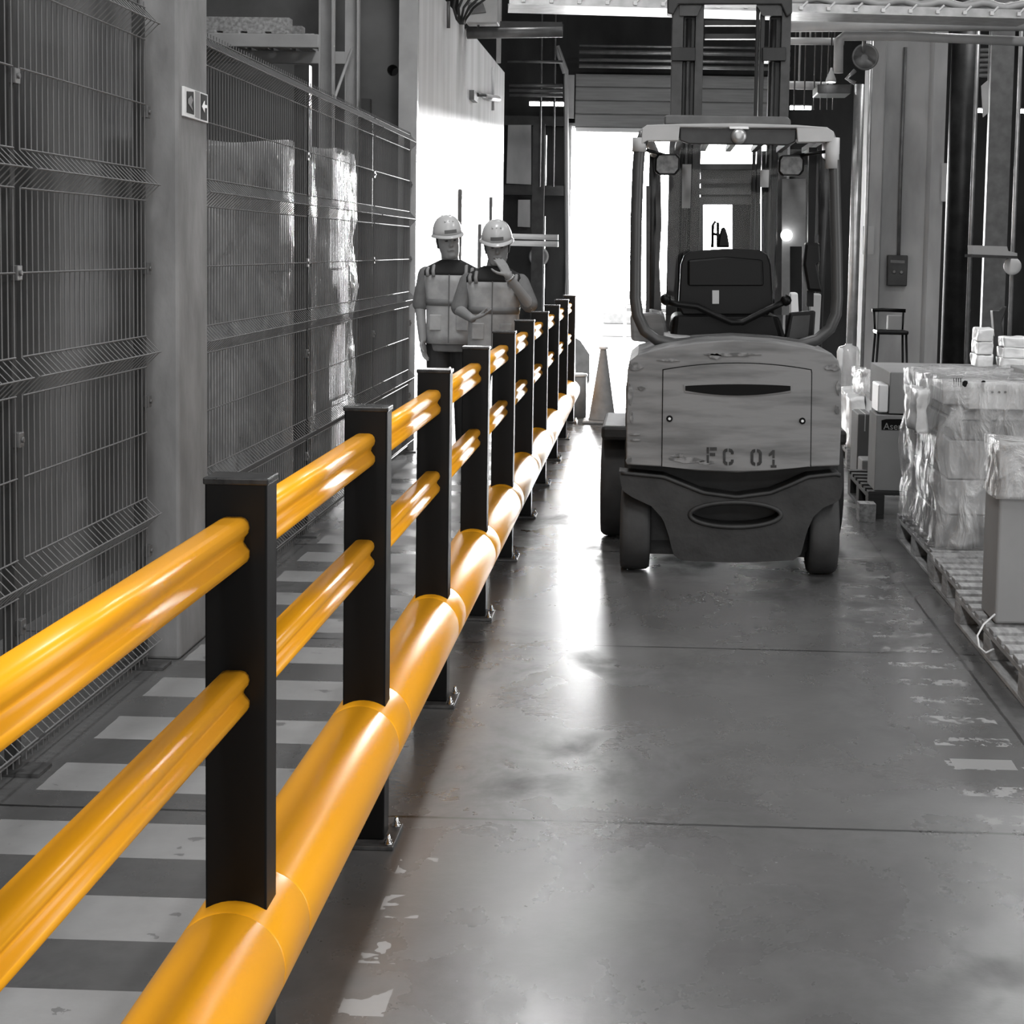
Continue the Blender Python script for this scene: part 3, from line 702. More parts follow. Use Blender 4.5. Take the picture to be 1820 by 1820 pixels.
m = MB().tube([px(x, ycut(x, True)+2, FY+.03) for x in [1104+390*i/50 for i in range(51)]], .011, 8); m.build('skirt_lip', M['truckdark'], sk)
pr([(1120,800),(1490,800),(1485,960),(1125,960)], FY+.22, FY+.9).build('chassis', M['truckdark'], fk)
MB().box((.02, 8.86, .07), (.86, 10.9, .3)).build('underside_block', M['truckdark'], fk)  # added block that darkens the floor seen beneath the truck
MB().box((-.12, 9.5, .301), (.98, 10.5, .9)).build('battery_box', M['truckdark'], fk, bevel=.02)
def wheel(cx, cy, r, w, nm='rear_wheel'):
    prof = [(.05,-w/2+.03),(r*.55,-w/2+.02),(r*.62,-w/2),(r*.93,-w/2+.004),(r*.985,-w/2+.02),(r,-w/2+.045),(r,w/2-.045),(r*.985,w/2-.02),(r*.93,w/2-.004),(r*.62,w/2),(r*.55,w/2-.02),(.05,w/2-.03)]
    o = MB().lathe((cx, cy, r+.001), prof, 40, 'X').build(nm, M['rubber'], fk)
    MB().lathe((cx, cy, r+.001), [(.03,-w/2+.005),(.09,-w/2+.012),(.09,w/2-.012),(.03,w/2-.005)], 20, 'X').build('wheel_hub', M['midsteel'], o)
xl = px(1101, 960, FY+.1).x; xr = px(1492, 960, FY+.1).x
wheel(xl+.078, FY+.26, .215, .155); wheel(xr-.076, FY+.26, .215, .152)
wheel(-.155, 9.85, .30, .20, 'front_wheel'); wheel(.995, 9.85, .30, .20, 'front_wheel')
for s, x0, x1 in ((0, -.25, -.06), (1, .9, 1.09)):
    MB().box((x0, 9.5, .58), (x1, 10.3, .66)).build('mudguard', M['truckdark'], fk, bevel=.02)
# overhead guard
GY = 8.95
path = [(1146,236),(1137,262),(1134,300),(1131,380),(1130,450),(1129,530),(1133,560),(1146,588),(1168,604),(1200,612),(1255,607),(1310,604),(1365,606),(1420,613),(1452,604),(1475,584),(1486,558),(1488,530),(1487,450),(1485,380),(1483,300),(1481,262),(1472,238)]
gp = [px(x, y, GY) for x, y in path]
gd = MB().tube(gp, .030, 12).build('guard_frame', M['guard'], fk)
tb = [px(1141,238,GY), px(1180,238,GY), px(1310,236,GY), px(1430,240,GY), px(1474,242,GY)]
pr([(1141,228),(1150,222),(1210,220),(1310,219),(1416,222),(1470,226),(1482,234),(1483,250),(1476,252),(1418,253),(1416,228),(1208,226),(1206,250),(1150,250),(1140,256)], GY-.035, GY+.05).build('guard_top_bar', M['trucklight'], gd, bevel=.012, seg=3)
for xx in (1137, 1480): MB().tube([px(xx, 245, GY), px(xx-1, 300 if xx > 1300 else 270, GY)], .036, 12).build('guard_sleeve', M['trucklight'], gd)
pr([(1208,228),(1416,230),(1414,252),(1400,258),(1225,256),(1208,250)], GY-.01, GY+.03).build('guard_crosspiece', M['darksteel'], gd, bevel=.006)
c = px(1313, 242, GY-.03); wl_ = MB().lathe(c, [(.036,.03),(.040,.0),(.037,-.012),(.028,-.018),(.01,-.02)], 24, 'Y').build('work_lamp', M['galv'], gd)
MB().lathe(c+Vector((0,-.013,0)), [(.026,0),(.02,-.012),(.005,-.016)], 20, 'Y').build('lamp_glass', M['glass'], wl_)
MB().box(c+Vector((-.048,-.01,.036)), c+Vector((.048,.03,.047))).build('lamp_bracket', M['galv'], wl_)
FPY = 10.35
zt_ = px(1141, 236, GY).z
for xx in (px(1160, 400, FPY).x, px(1462, 400, FPY).x):
    MB().tube([(xx, FPY+.12, .9), (xx, FPY+.05, 1.5), (xx, FPY-.15, zt_-.03)], .028, 8).build('front_pillar', M['darksteel'], gd)
for xa, xb in ((px(1146,236,GY).x, px(1160,400,FPY).x), (px(1472,238,GY).x, px(1462,400,FPY).x)):
    MB().tube([(xa, GY, zt_), (xb, FPY-.15, zt_-.03)], .03, 8).build('roof_rail', M['trucklight'], gd)
m = MB()
for k in range(7): x_ = -.02+k*.146; m.box((x_, GY+.03, zt_-.02), (x_+.03, FPY-.18, zt_+.01))
m.build('roof_bars', M['darksteel'], gd)
pr([(1180,207),(1187,204),(1398,207),(1406,213),(1406,224),(1180,222)], FPY-.2, FPY-.1).build('front_roof_panel', M['midsteel'], gd, bevel=.01)
for sx_ in (0,):
    pass
# cab items
pil = pr([(1438,262),(1452,262),(1448,430),(1446,545),(1434,545),(1436,430)], 9.3, 9.36).build('display_pole', M['seat'], fk)
pr([(1432,430),(1458,432),(1460,465),(1452,470),(1462,520),(1436,518),(1428,470)], 9.22, 9.34).build('control_box', M['seat'], fk, bevel=.015)
ds = pr([(1404,556),(1450,552),(1446,612),(1392,614)], 9.15, 9.22).build('display_screen', M['seat'], fk, bevel=.01)
pr([(1409,562),(1440,560),(1436,600),(1402,602)], 9.14, 9.15).build('screen_glass', M['darksteel'], ds)
for px0, px1, py0, py1, lab in ((1163,1209,273,311,'l'), (1383,1430,275,313,'r')):
    q = [(px0+6,py0),(px1-6,py0),(px1,py0+7),(px1-1,py1-9),(px1-8,py1),(px0+7,py1),(px0,py1-7),(px0+1,py0+8)]
    mi = pr(q, 9.05, 9.09).build('rear_mirror', M['seat'], fk, bevel=.01)
    cx_ = (px0+px1)/2; cy_ = (py0+py1)/2; q2 = [(cx_+(x-cx_)*.84, cy_+(y-cy_)*.82) for x, y in q]
    pr(q2, 9.045, 9.05).build('mirror_glass', M['mirror'], mi)
    a = px(cx_, py0+4, 9.08); b_ = px(1150 if px0 < 1300 else 1470, py0-6, 9.0); MB().tube([a, b_], .009, 6).build('mirror_arm', M['seat'], mi)
SY = 9.35
ns = [(1213,560),(1206,545),(1210,470),(1216,454),(1228,446),(1290,442),(1350,444),(1364,452),(1370,470),(1374,540),(1366,560)]
se = pr(ns, SY, SY+.13).build('seat_back', M['seat'], fk, bevel=.03, seg=4)
pr([(1222,462),(1290,456),(1356,462),(1358,508),(1222,508)], SY-.015, SY+.03).build('seat_back_panel', M['seat'], se, bevel=.012)
pr([(1266,516),(1278,516),(1278,540),(1266,540)], SY-.02, SY-.014).build('seat_label', M['cardlight'], se)
pr([(1195,560),(1385,560),(1400,612),(1190,612)], SY-.05, SY+.5).build('seat_base', M['seat'], fk, bevel=.03, seg=3)
ar = MB().tube([px(1183,534,9.2), px(1205,541,9.2), px(1240,545,9.2), px(1275,562,9.2), px(1300,573,9.2), px(1320,573,9.2), px(1345,560,9.2), px(1370,548,9.2), px(1395,536,9.2)], .018, 10).build('rear_grab_bar', M['seat'], fk)
for x, y in ((1183,532),(1397,534)): MB().lathe(px(x, y, 9.2), [(.005,-.03),(.024,-.018),(.03,0),(.024,.018),(.005,.03)], 16, 'Z').build('grab_knob', M['seat'], ar)
pr([(1180,600),(1260,585),(1180,575)], 9.3, 9.4)
pr([(1120,560),(1158,555),(1180,560),(1190,600),(1180,612),(1122,606)], 9.5, 10.1).build('step_cowl', M['truck'], fk, bevel=.02)
pr([(1180,596),(1235,600),(1235,616),(1180,616)], 9.1, 9.6).build('hood_panel', M['trucklight'], fk, bevel=.01)
pr([(1405,520),(1418,520),(1420,560),(1405,560)], 9.7, 9.8).build('lever_console', M['white'], fk, bevel=.01)
pr([(1440,522),(1460,522),(1456,600),(1440,606)], 9.7, 9.78).build('side_panel', M['cardlight'], fk, bevel=.01)
# windscreen with two stickers
ws = pr([(1164,262),(1458,266),(1456,560),(1166,560)], FPY-.03, FPY-.022).build('windscreen', M['glass'], fk)
pr([(1213,292),(1229,292),(1227,370),(1212,370)], FPY-.036, FPY-.031).build('sticker', M['card'], ws)
pr([(1351,302),(1367,302),(1366,333),(1351,333)], FPY-.036, FPY-.031).build('sticker', M['cardlight'], ws)
pr([(1390,318),(1404,318),(1404,560),(1390,560)], FPY-.2, FPY-.18).build('side_screen', M['midsteel'], fk)
pr([(1404,318),(1432,318),(1432,438),(1404,438)], FPY-.2, FPY-.18).build('side_screen', M['midsteel'], fk)
pr([(1426,438),(1436,438),(1436,560),(1426,560)], FPY-.2, FPY-.18).build('side_screen', M['midsteel'], fk)
MB().lathe(px(1398,418,FPY-.24), [(.01,.03),(.03,.02),(.033,-.0),(.025,-.006),(.004,-.008)], 20, 'Y').build('lamp_reflection', M['lampglow'], fk)  # glowing disc standing in for a lamp reflected in the windscreen
pr([(1164,300),(1174,296),(1176,400),(1172,470),(1176,556),(1162,556),(1166,400)], FPY-.1, FPY-.06).build('door_post', M['mastface'], fk)
pr([(1148,330),(1156,330),(1154,556),(1148,556)], 9.6, 9.66).build('grab_handle', M['mastface'], fk)
# mast
MY = 10.75
ms = thing('mast', (.42, MY, 0), 'x', 'x'); ms.parent = fk; ms.location = (0, MY-9.4, 0)
for k in ('label', 'category'): del ms[k]
bpy.data.objects.remove(ms); 
zmt = px(1300, 3, MY).z
def mcol(xa, xb, Y, Y2, nm, mt, z0=.08, z1=None, seg_=None):
    a = px(xa, 300, Y).x; b_ = px(xb, 300, Y).x
    return MB().box((a, Y, z0), (b_, Y2, z1 or zmt)).build(nm, M[mt], fk, bevel=.004)
mo = mcol(1189,1209,MY,MY+.12,'outer_rail','mastface'); mcol(1382,1399,MY,MY+.12,'outer_rail','mastface')
mcol(1209,1230,MY+.06,MY+.16,'middle_rail','mast'); mcol(1362,1382,MY+.06,MY+.16,'middle_rail','mast')
mcol(1230,1245,MY+.02,MY+.12,'inner_rail','mastface'); mcol(1345,1353,MY+.02,MY+.12,'inner_rail','mast')
mcol(1337,1343,MY,MY+.03,'hose','cable'); 
for x in (1219, 1369): MB().tube([(px(x,300,MY).x, MY+.03, .2), (px(x,300,MY).x, MY+.03, zmt-.1)], .016, 10).build('lift_cylinder', M['darksteel'], fk)
pr([(1186,-6),(1408,-6),(1408,24),(1398,30),(1388,8),(1206,8),(1196,26),(1186,24)], MY-.04, MY+.1).build('mast_head', M['darksteel'], fk, bevel=.008)
for xa, xb in ((1208,1250),(1342,1390)):
    pr([(xa,4),(xb,4),((xa+xb)/2+ (10 if xa<1300 else -10),28),(xa,28)] if xa<1300 else [(xa,4),(xb,4),(xb,28),((xa+xb)/2-10,28)], MY-.02, MY+.05).build('mast_gusset', M['mastface'], fk)
for xa, xb in ((1193,1236),(1355,1397)): pr([(xa,84),(xb,84),(xb,108),(xa,108)], MY-.03, MY+.14).build('mast_clamp', M['mast'], fk, bevel=.004)
for yy in (36, 60): pr([(1253,yy),(1345,yy),(1345,yy+9),(1253,yy+9)], MY+.18, MY+.24).build('cross_tie', M['mast'], fk)
# carriage and backrest beyond the mast
for y0, y1 in ((291,302),(318,326),(334,346),(350,364)): pr([(1240,y0),(1350,y0),(1350,y1),(1240,y1)], MY+.3, MY+.34).build('carriage_bar', M['midsteel'], fk, bevel=.003)
pr([(1245,296),(1345,296),(1345,362),(1245,362)], MY+.36, MY+.38).build('carriage_plate', M['carddark'], fk)
pr([(1302,362),(1352,362),(1352,600),(1302,600)], MY+.3, MY+.36).build('load_guard', M['darksteel'], fk)
pr([(1236,362),(1250,362),(1250,600),(1236,600)], MY+.3, MY+.36).build('load_guard', M['midsteel'], fk)
pr([(1354,268),(1375,268),(1375,600),(1354,600)], MY+.2, MY+.25).build('hose_cover', M['mast'], fk)
pr([(1190,262),(1238,262),(1236,600),(1190,600)], MY+.2, MY+.3).build('mast_web', M['mast'], fk)
# steering column silhouette
m = MB().tube([px(1266,440,9.9), px(1267,400,9.9), px(1271,394,9.9), px(1276,396,9.9), px(1276,440,9.9)], .008, 8).tube([px(1264,415,9.9), px(1280,418,9.9)], .008, 8)
m.build('steering_lever', M['seat'], fk)
pr([(1276,440),(1278,420),(1283,404),(1289,404),(1294,420),(1297,440)], 9.9, 9.95).build('lever_head', M['seat'], fk, bevel=.01)

# ------------------------------------------------------------------ cone, bollard, board
cc = atZ(1070, 751); hgt = .715
cn = thing('traffic_cone', cc, 'tall grey traffic cone standing alone on the floor left of the forklift', 'cone')
MB().lathe(cc, [(.128,.025),(.125,.04),(.10,.2),(.03,.68),(.026,.70)], 28).build('cone_body', M['cone'], cn)
MB().lathe(cc, [(.027,.69),(.045,.695),(.045,.71),(.03,.718)], 20).build('cone_rim', M['white'], cn)
MB().cbox(cc+Vector((0,0,.0135)), (.36,.36,.025)).build('cone_base', M['cone'], cn, bevel=.01)
bc = atZ(1018, 750)+Vector((.012,.48,0)); bn = thing('steel_bollard', bc, 'short grey cylinder with white rim behind the end of the barrier', 'bollard')
zb2 = at(1018, 666, bc.y).z
MB().lathe(bc, [(.095,.001),(.095,zb2)], 32).build('drum', M['cone'], bn); MB().lathe(bc, [(.102,zb2-.012),(.104,zb2),(.10,zb2+.012),(.02,zb2+.012)], 32).build('rim', M['white'], bn)
o = MB().prism(xz([(1023,668),(1022,600),(1032,606),(1048,630),(1048,670)], 21.5), 21.5, 21.6).build('leaning_board', M['cone']); setp(o, 'grey board standing on the floor just inside the loading door', 'board')
for v in o.data.vertices:
    if v.co.z < .12: v.co.z = .001

# ------------------------------------------------------------------ goods on the right
def carton(name, x0, x1, y0, y1, z0, z1, label, mt='card', group=None, tape=True, cat='box'):
    t = thing(name, ((x0+x1)/2, (y0+y1)/2, z0), label, cat, group)
    MB().box((x0, y0, z0+.001), (x1, y1, z1)).build('carton', M[mt], t, bevel=.008, seg=2)
    if tape:
        MB().box((x0+(x1-x0)*.46, y0-.002, z1-.12), (x0+(x1-x0)*.54, y1, z1+.002)).build('tape', M['cardlight'], t)
    return t
pallet('wooden_pallet', 1.38, 2.58, 6.2, 7.68, 'nearest wooden pallet at the right edge of the picture', 'pallets on the right')
c1 = thing('cardboard_box', (1.9, 7.2, .15), 'large cardboard box with torn film on the nearest pallet', 'box')
bx = px(1768, 1092, 6.95).x
MB().box((bx, 6.95, .152), (2.5, 7.24, .85)).build('carton', M['card'], c1, bevel=.012, seg=3)
m = MB().add([(bx-.004, 6.945, .74), (bx+.18, 6.94, .845), (2.5, 6.94, .78), (2.5, 6.93, .86), (bx+.05, 6.935, .895), (bx-.01, 6.94, .90)], [(0,1,5), (1,2,3,4), (1,4,5)])
fo = m.build('flap', M['cardlight'], c1); q_ = fo.modifiers.new('solid', 'SOLIDIFY'); q_.thickness = .005
nbox((bx-.012, 6.93, .66), (2.52, 7.25, .885), 16, .012, 8, seed=5).build('stretch_film', M['film'], c1)
o = MB().tube([px(1768,1092,6.9), px(1748,1110,6.8), px(1737,1130,6.72), px(1740,1150,6.68), px(1752,1160,6.66), px(1766,1154,6.7)], .004, 6).build('loose_strap', M['strap']); setp(o, 'loose white strap looping down from the nearest pallet', 'strap')
pallet('wooden_pallet', 1.42, 2.6, 7.76, 8.64, 'bare wooden pallet between the cardboard box and the big wrapped load', 'pallets on the right')
pallet('wooden_pallet', 1.44, 2.7, 8.70, 9.95, 'wooden pallet underneath the big wrapped load', 'pallets on the right')
wlo = thing('wrapped_load', (2.1, 9.3, .15), 'big film wrapped stack of cartons on a pallet, right foreground', 'wrapped load')
z = .152
for k, (hh, mt_) in enumerate(((.17,'carddark'),(.18,'card'),(.20,'card'),(.10,'carddark'),(.05,'card'))):
    MB().box((1.49+.015*k, 8.78, z), (2.06, 9.85, z+hh-.006)).build('carton', M[mt_], wlo, bevel=.006)
    MB().box((2.07, 8.77+.01*k, z), (2.65, 9.85, z+hh-.006)).build('carton', M['card' if k % 2 else 'carddark'], wlo, bevel=.006); z += hh
lb_ = MB().box((1.60, 8.72, .862), (2.7, 8.98, .99)).build('long_carton', M['cardlight'], wlo, bevel=.005); lb_['label'] = 'long pale carton printed with dark marks'
m = MB()
for x, y, r in ((1716,682,6),(1748,680,4)):
    c = px(x, y, 8.715); m.lathe(c, [(r/350.,.003),(r/350.,-.002)], 7, 'Y', smooth=False)
for x in (1695,1699,1703,1707): m.prism(xz([(x,672),(x+1.2,672),(x+1.2,688),(x,688)], 8.715), 8.715, 8.718)
for x in (1764,1776,1787): c = px(x, 697, 8.715); m.lathe(c, [(.006,.003),(.006,-.002)], 8, 'Y')
m.build('carton_print', M['inkblack'], lb_)
MB().box((1.52, 9.0, .86), (2.0, 9.8, .935)).build('carton', M['cardlight'], wlo, bevel=.006)
MB().box((2.02, 9.0, .86), (2.66, 9.8, 1.02)).build('carton', M['card'], wlo, bevel=.006)
nbox((1.45, 8.70, .155), (2.72, 9.93, 1.0), 24, .035, 4.0, seed=3).build('stretch_film', M['film'], wlo)
o = nbox((1.40, 9.05, .70), (1.455, 9.5, .92), 10, .03, 11, seed=8).build('bunched_film', M['whitewrap'], wlo)
# pallet stack with the labelled box
pallet('black_pallet', 1.37, 2.5, 10.7, 11.8, 'black pallet underneath the printed cardboard box', 'pallets on the right', 'wooddark', 0, .17)
YA = 10.72
ab = thing('cardboard_box', (1.8, 11.2, .17), 'tall cardboard box with dark printed label behind the wrapped load', 'box')
x0 = px(1556, 800, YA).x
MB().box((x0, YA, .172), (2.4, YA+.35, px(1580,738,YA).z)).build('lower_carton', M['card'], ab, bevel=.004)
MB().box((1.5, YA+.36, .172), (2.4, 11.7, px(1580,738,YA).z)).build('rear_carton', M['carddark'], ab, bevel=.004)
MB().box((px(1582,700,YA).x, YA+.02, px(1580,736,YA).z+.001), (2.4, 11.7, px(1600,662,YA).z)).build('upper_carton', M['card'], ab, bevel=.006)
MB().box((x0+.01, YA+.03, px(1580,734,YA).z), (px(1582,700,YA).x-.005, YA+.33, px(1570,684,YA).z)).build('lit_side_block', M['white'], ab, bevel=.01)  # white block stands in for light on the boxes' left side
lbx = pr([(1567,747),(1575,745),(1612,745),(1612,765),(1567,764)], YA-.004, YA+.002).build('printed_label', M['inkblack'], ab); lbx['label'] = 'dark label reading Asen'
tc_ = bpy.data.curves.new('lettering', 'FONT'); tc_.body = 'Asen'; tc_.size = .058; tc_.extrude = .001
to = bpy.data.objects.new('lettering', tc_); C.objects.link(to); deps = bpy.context.evaluated_depsgraph_get()
tmesh = bpy.data.meshes.new_from_object(to.evaluated_get(deps)); bpy.data.objects.remove(to)
pp = px(1570, 763, YA-.006); m = MB(); m.add([(pp.x+v.co.x, YA-.006+v.co.z, pp.z+v.co.y) for v in tmesh.vertices], [tuple(p.vertices) for p in tmesh.polygons])
m.build('lettering', M['card'], lbx)
ws_ = 0
for (xa, xb, ya, yb, Yp, lab) in ((1735,1769,585,648,11.35,'narrow stack of white wrapped rolls on the printed cardboard box'), (1781,1835,600,650,11.25,'broad stack of white wrapped rolls on the printed cardboard box')):
    a = px(xa, yb, Yp); b_ = px(xb, ya, Yp); zt2 = px(1600,662,YA).z
    t = thing('wrapped_rolls', ((a.x+b_.x)/2, Yp+.15, zt2), lab, 'wrapped rolls', 'white rolls on the boxes at the right'); zz = zt2+.001; k = 0
    n_ = 3; hh = (b_.z-zz)/n_
    for k in range(n_):
        nbox((a.x+.004*k, Yp, zz+k*hh), (b_.x-.006*k, Yp+.22, zz+(k+1)*hh), 8, .012, 14, seed=k+int(xa)).build('roll', M['whitewrap'], t, subsurf=1)
# carried above by a filler stack under the broad rolls
carton('cardboard_box', 2.52, 3.3, 10.75, 11.7, 0, .9, 'wide carton standing behind the big wrapped load at the right edge', 'card')
o = MB().box((1.30, 10.55, .001), (1.40, 10.69, .11)).build('wood_block', M['wood']); setp(o, 'small wooden block on the floor in front of the black pallet', 'block')
# far wrapped goods
pallet('wooden_pallet', 1.52, 2.4, 13.2, 14.3, 'farthest wooden pallet under the bright white sacks', 'pallets on the right')
wt = thing('wrapped_sacks', (1.9, 13.7, .15), 'white wrapped sacks on the farthest pallet beside the forklift', 'sacks')
YW = 13.2
a = px(1509, 790, YW); b_ = px(1534, 706, YW)
nbox((a.x, YW+.02, .15), (b_.x+.02, YW+.9, b_.z), 10, .03, 6, seed=11).build('sack', M['whitewrap'], wt)
nbox((b_.x+.03, YW+.1, .15), (2.35, YW+1.0, .62), 10, .03, 5, seed=12).build('sack', M['whitewrap'], wt)
nbox((px(1530,700,YW).x, YW+.05, .55), (px(1552,700,YW).x, YW+.6, px(1540,662,YW).z), 8, .03, 8, seed=13).build('film_tail', M['film'], wt)
carton('carton', px(1524,780,12.2).x, px(1549,780,12.2).x, 12.2, 12.6, 0.0, px(1530,736,12.2).z-.0, 'dark small box between the white sacks and the printed box', 'carddark')
carton('carton', px(1533,800,11.9).x, px(1560,800,11.9).x, 11.9, 12.15, 0.0, .22, 'low box on the floor behind the black pallet', 'card', tape=False)

# ------------------------------------------------------------------ right background
YP = 18.0
xa, xb = px(1540, 450, YP).x, px(1672, 450, YP).x
m = MB().prism([(xa,YP),(xa+.13,YP),(xa+.16,YP+.12),(xb-.16,YP+.12),(xb-.13,YP),(xb,YP),(xb,YP+.6),(xa,YP+.6)], 0, px(1600,84,YP).z+1.6, 'XY')
o = m.build('concrete_column', M['pillarR']); setp(o, 'big pale concrete column right of the forklift', 'column')
eb = thing('switch_box', px(1596, 482, YP+.1), 'dark electrical switch box on the pale concrete column', 'switch box')
pr([(1578,453),(1614,454),(1612,509),(1577,508)], YP+.04, YP+.12).build('housing', M['darksteel'], eb, bevel=.01)
for x, y in ((1589,483),(1602,484)): MB().lathe(px(x, y, YP+.04), [(.02,0),(.02,-.015),(.012,-.025)], 12, 'Y').build('switch_knob', M['midsteel'], eb)
pr([(1583,462),(1608,463),(1608,468),(1583,467)], YP+.034, YP+.04).build('label_strip', M['midsteel'], eb)
o = MB().tube([px(1597,455,YP+.09), px(1601,300,YP+.09), px(1609,84,YP+.09)], .018, 8).build('conduit', M['midsteel']); setp(o, 'conduit running up the pale column from the switch box', 'conduit')
o = pr([(1534,402),(1554,402),(1553,452),(1533,452)], YP-.02, YP-.01).build('paper_notice', M['cardlight']); setp(o, 'pale paper notice on the left flange of the concrete column', 'notice')
o = pr([(1675,290),(1683,290),(1681,358),(1673,358)], YP-.06, YP-.0).build('column_bracket', M['cardlight']); setp(o, 'pale bracket plate on the right edge of the concrete column', 'bracket')
# dark columns and ducts
for (x0, x1, y0, Yp, mt_, nm, lab) in ((1680,1730,84,18.6,'darksteel','round_duct','wide dark round duct right of the pale column'),):
    a = px(x0, 400, Yp).x; b_ = px(x1, 400, Yp).x; r = (b_-a)/2
    o = MB().lathe(((a+b_)/2, Yp, 0), [(r,0),(r,5)], 32).build(nm, M[mt_]); setp(o, lab, 'duct')
for (xx, Yp, r, mt_, z0, z1, lab) in ((1518,16.5,.048,'galv',0,None,'shiny vertical pipe left of the pale column'), (1538,17.6,.02,'galv',0,None,'thin pale pipe against the left flange of the column'),
      (1724,18.2,.022,'galv',0,None,'thin bright pipe in front of the dark duct'), (1800,17.5,.022,'galv',0,None,'thin bright pipe at the right edge of the picture')):
    t_ = px(xx+3, 150, Yp).z; p0 = px(xx, 450, Yp)
    o = MB().tube([(p0.x, Yp, z0), (p0.x, Yp, t_+(.0 if xx == 1518 else 1.2))], r, 14).build('vertical_pipe', M[mt_]); setp(o, lab, 'pipe', 'vertical pipes at the right')
o = MB().tube([px(1490,130,15.5), px(1491,70,15.5), px(1500,64,15.5), px(1600,64,15.5), px(1830,74,15.5)], .042, 14).build('bent_pipe', M['pipe']); setp(o, 'pale pipe with an elbow running right below the cable tray', 'pipe')
m = MB().tube([px(1400,46,16), px(1830,44,16)], .055, 16).tube([px(1560,45,16), Vector((px(1560,45,16).x, 16, ZC))], .012, 6).tube([px(1805,45,16), Vector((px(1805,45,16).x, 16, ZC))], .012, 6); o = m.build('overhead_pipe', M['pipe']); setp(o, 'long bright overhead pipe above the pale column', 'pipe')
o = MB().tube([px(1400,73,16.6), px(1500,74,16.6)], .035, 12).tube([px(1440,74,16.6), Vector((px(1440,74,16.6).x, 16.6, ZC))], .01, 6).build('overhead_pipe', M['pipe']); setp(o, 'short overhead pipe ending near the elbow', 'pipe')
o = MB().tube([px(1395,151,17), px(1480,153,17)], .04, 12).tube([px(1420,151,17), Vector((px(1420,151,17).x, 17, ZC))], .01, 6).build('overhead_pipe', M['pipe']); setp(o, 'low horizontal pipe beside the mast', 'pipe')
hb = thing('hanging_lamp', px(1477,140,16.2), 'small lit lamp hanging under the bent pipe', 'lamp')
MB().lathe(px(1477,140,16.2), [(.05,-.03),(.045,.0),(.015,.07),(.008,.10)], 18).build('lamp_shade', M['pipe'], hb); MB().lathe(px(1477,140,16.2), [(.04,-.035),(.04,-.031)], 16).build('lamp_bulb', M['lampglow'], hb)
MB().tube([px(1477,122,16.2), Vector((px(1477,72,16.2).x, 16.2, ZC))], .006, 6).build('lamp_cord', M['cable'], hb)
sp_ = thing('floodlight', px(1535,105,15.9), 'grey round floodlight hanging right of the pipe elbow', 'floodlight')
MB().lathe(px(1537,102,15.9), [(.03,.15),(.09,.08),(.115,-.02),(.12,-.04),(.10,-.03),(.03,.02)], 24, 'Y').build('lamp_housing', M['midsteel'], sp_); MB().tube([px(1520,125,15.9), px(1505,140,15.9), px(1520,148,15.9)], .02, 8).tube([px(1535,92,15.9), px(1535,70,15.545)], .015, 6).build('lamp_bracket', M['galv'], sp_)
# thin hanger rods
for i, x in enumerate((1413,1431,1448,1460,1472,1482)):
    o = MB().tube([Vector((px(x, 75, 16.8).x, 16.8, ZC)), px(x-2, 195, 16.8)], .007, 5).build('hanger_rod', M['midsteel']); setp(o, 'thin vertical hanger rod between the mast and the pipes', 'rod', 'hanger rods beside the mast')
o = pr([(1453,150),(1515,150),(1513,166),(1453,166)], 16.3, 16.80).build('junction_box', M['darksteel'], bevel=.01); setp(o, 'dark box under the hanging lamp', 'box')
# cable tray across the top
YT = 14.5
ct = thing('cable_tray', px(1360, 10, YT), 'perforated cable tray crossing the whole top of the picture', 'cable tray')
a = px(905, 8, YT); d2 = ray(1840, 34); b_ = CAM+d2*((a.z-CAM.z)/d2.z); a.z += .0
dv = (b_-a); L_ = dv.length; dv.normalize(); nv = Vector((-dv.y, dv.x, 0))
def TP(u, v, w): return a+dv*u+nv*v+Vector((0, 0, w))
def tbox(m, u0, u1, v0, v1, w0, w1):
    return m.add([TP(u0,v0,w0),TP(u1,v0,w0),TP(u1,v1,w0),TP(u0,v1,w0),TP(u0,v0,w1),TP(u1,v0,w1),TP(u1,v1,w1),TP(u0,v1,w1)], [(0,3,2,1),(4,5,6,7),(0,1,5,4),(1,2,6,5),(2,3,7,6),(3,0,4,7)])
m = MB(); tbox(m, 0, L_, 0, .012, .0, .075); tbox(m, 0, L_, .5, .512, 0, .075); tbox(m, 0, L_, .012, .5, 0, .01); tbox(m, 0, L_, -.02, 0, 0, .012)
m.build('tray_body', M['galv'], ct)
k = .1
while k < L_:
    m = MB(); tbox(m, k, k+.03, -.03, -.005, .02, .05); m.tube([TP(k+.01,-.02,.03), TP(k+.07,-.01,.09)], .010, 6).build('tray_clip', M['white'], ct); k += .23
for j in range(3): MB().tube([TP(L_*i/60, .1+.12*j, .12+.02*math.sin(i*1.3+j)) for i in range(61)], .035, 8).build('cable_bundle', M['pipe'], ct)
for u in (.5, 3.0, 5.0): MB().tube([TP(u, .25, 0), TP(u, .25, ZC-a.z)], .008, 6).build('tray_hanger', M['midsteel'], ct)

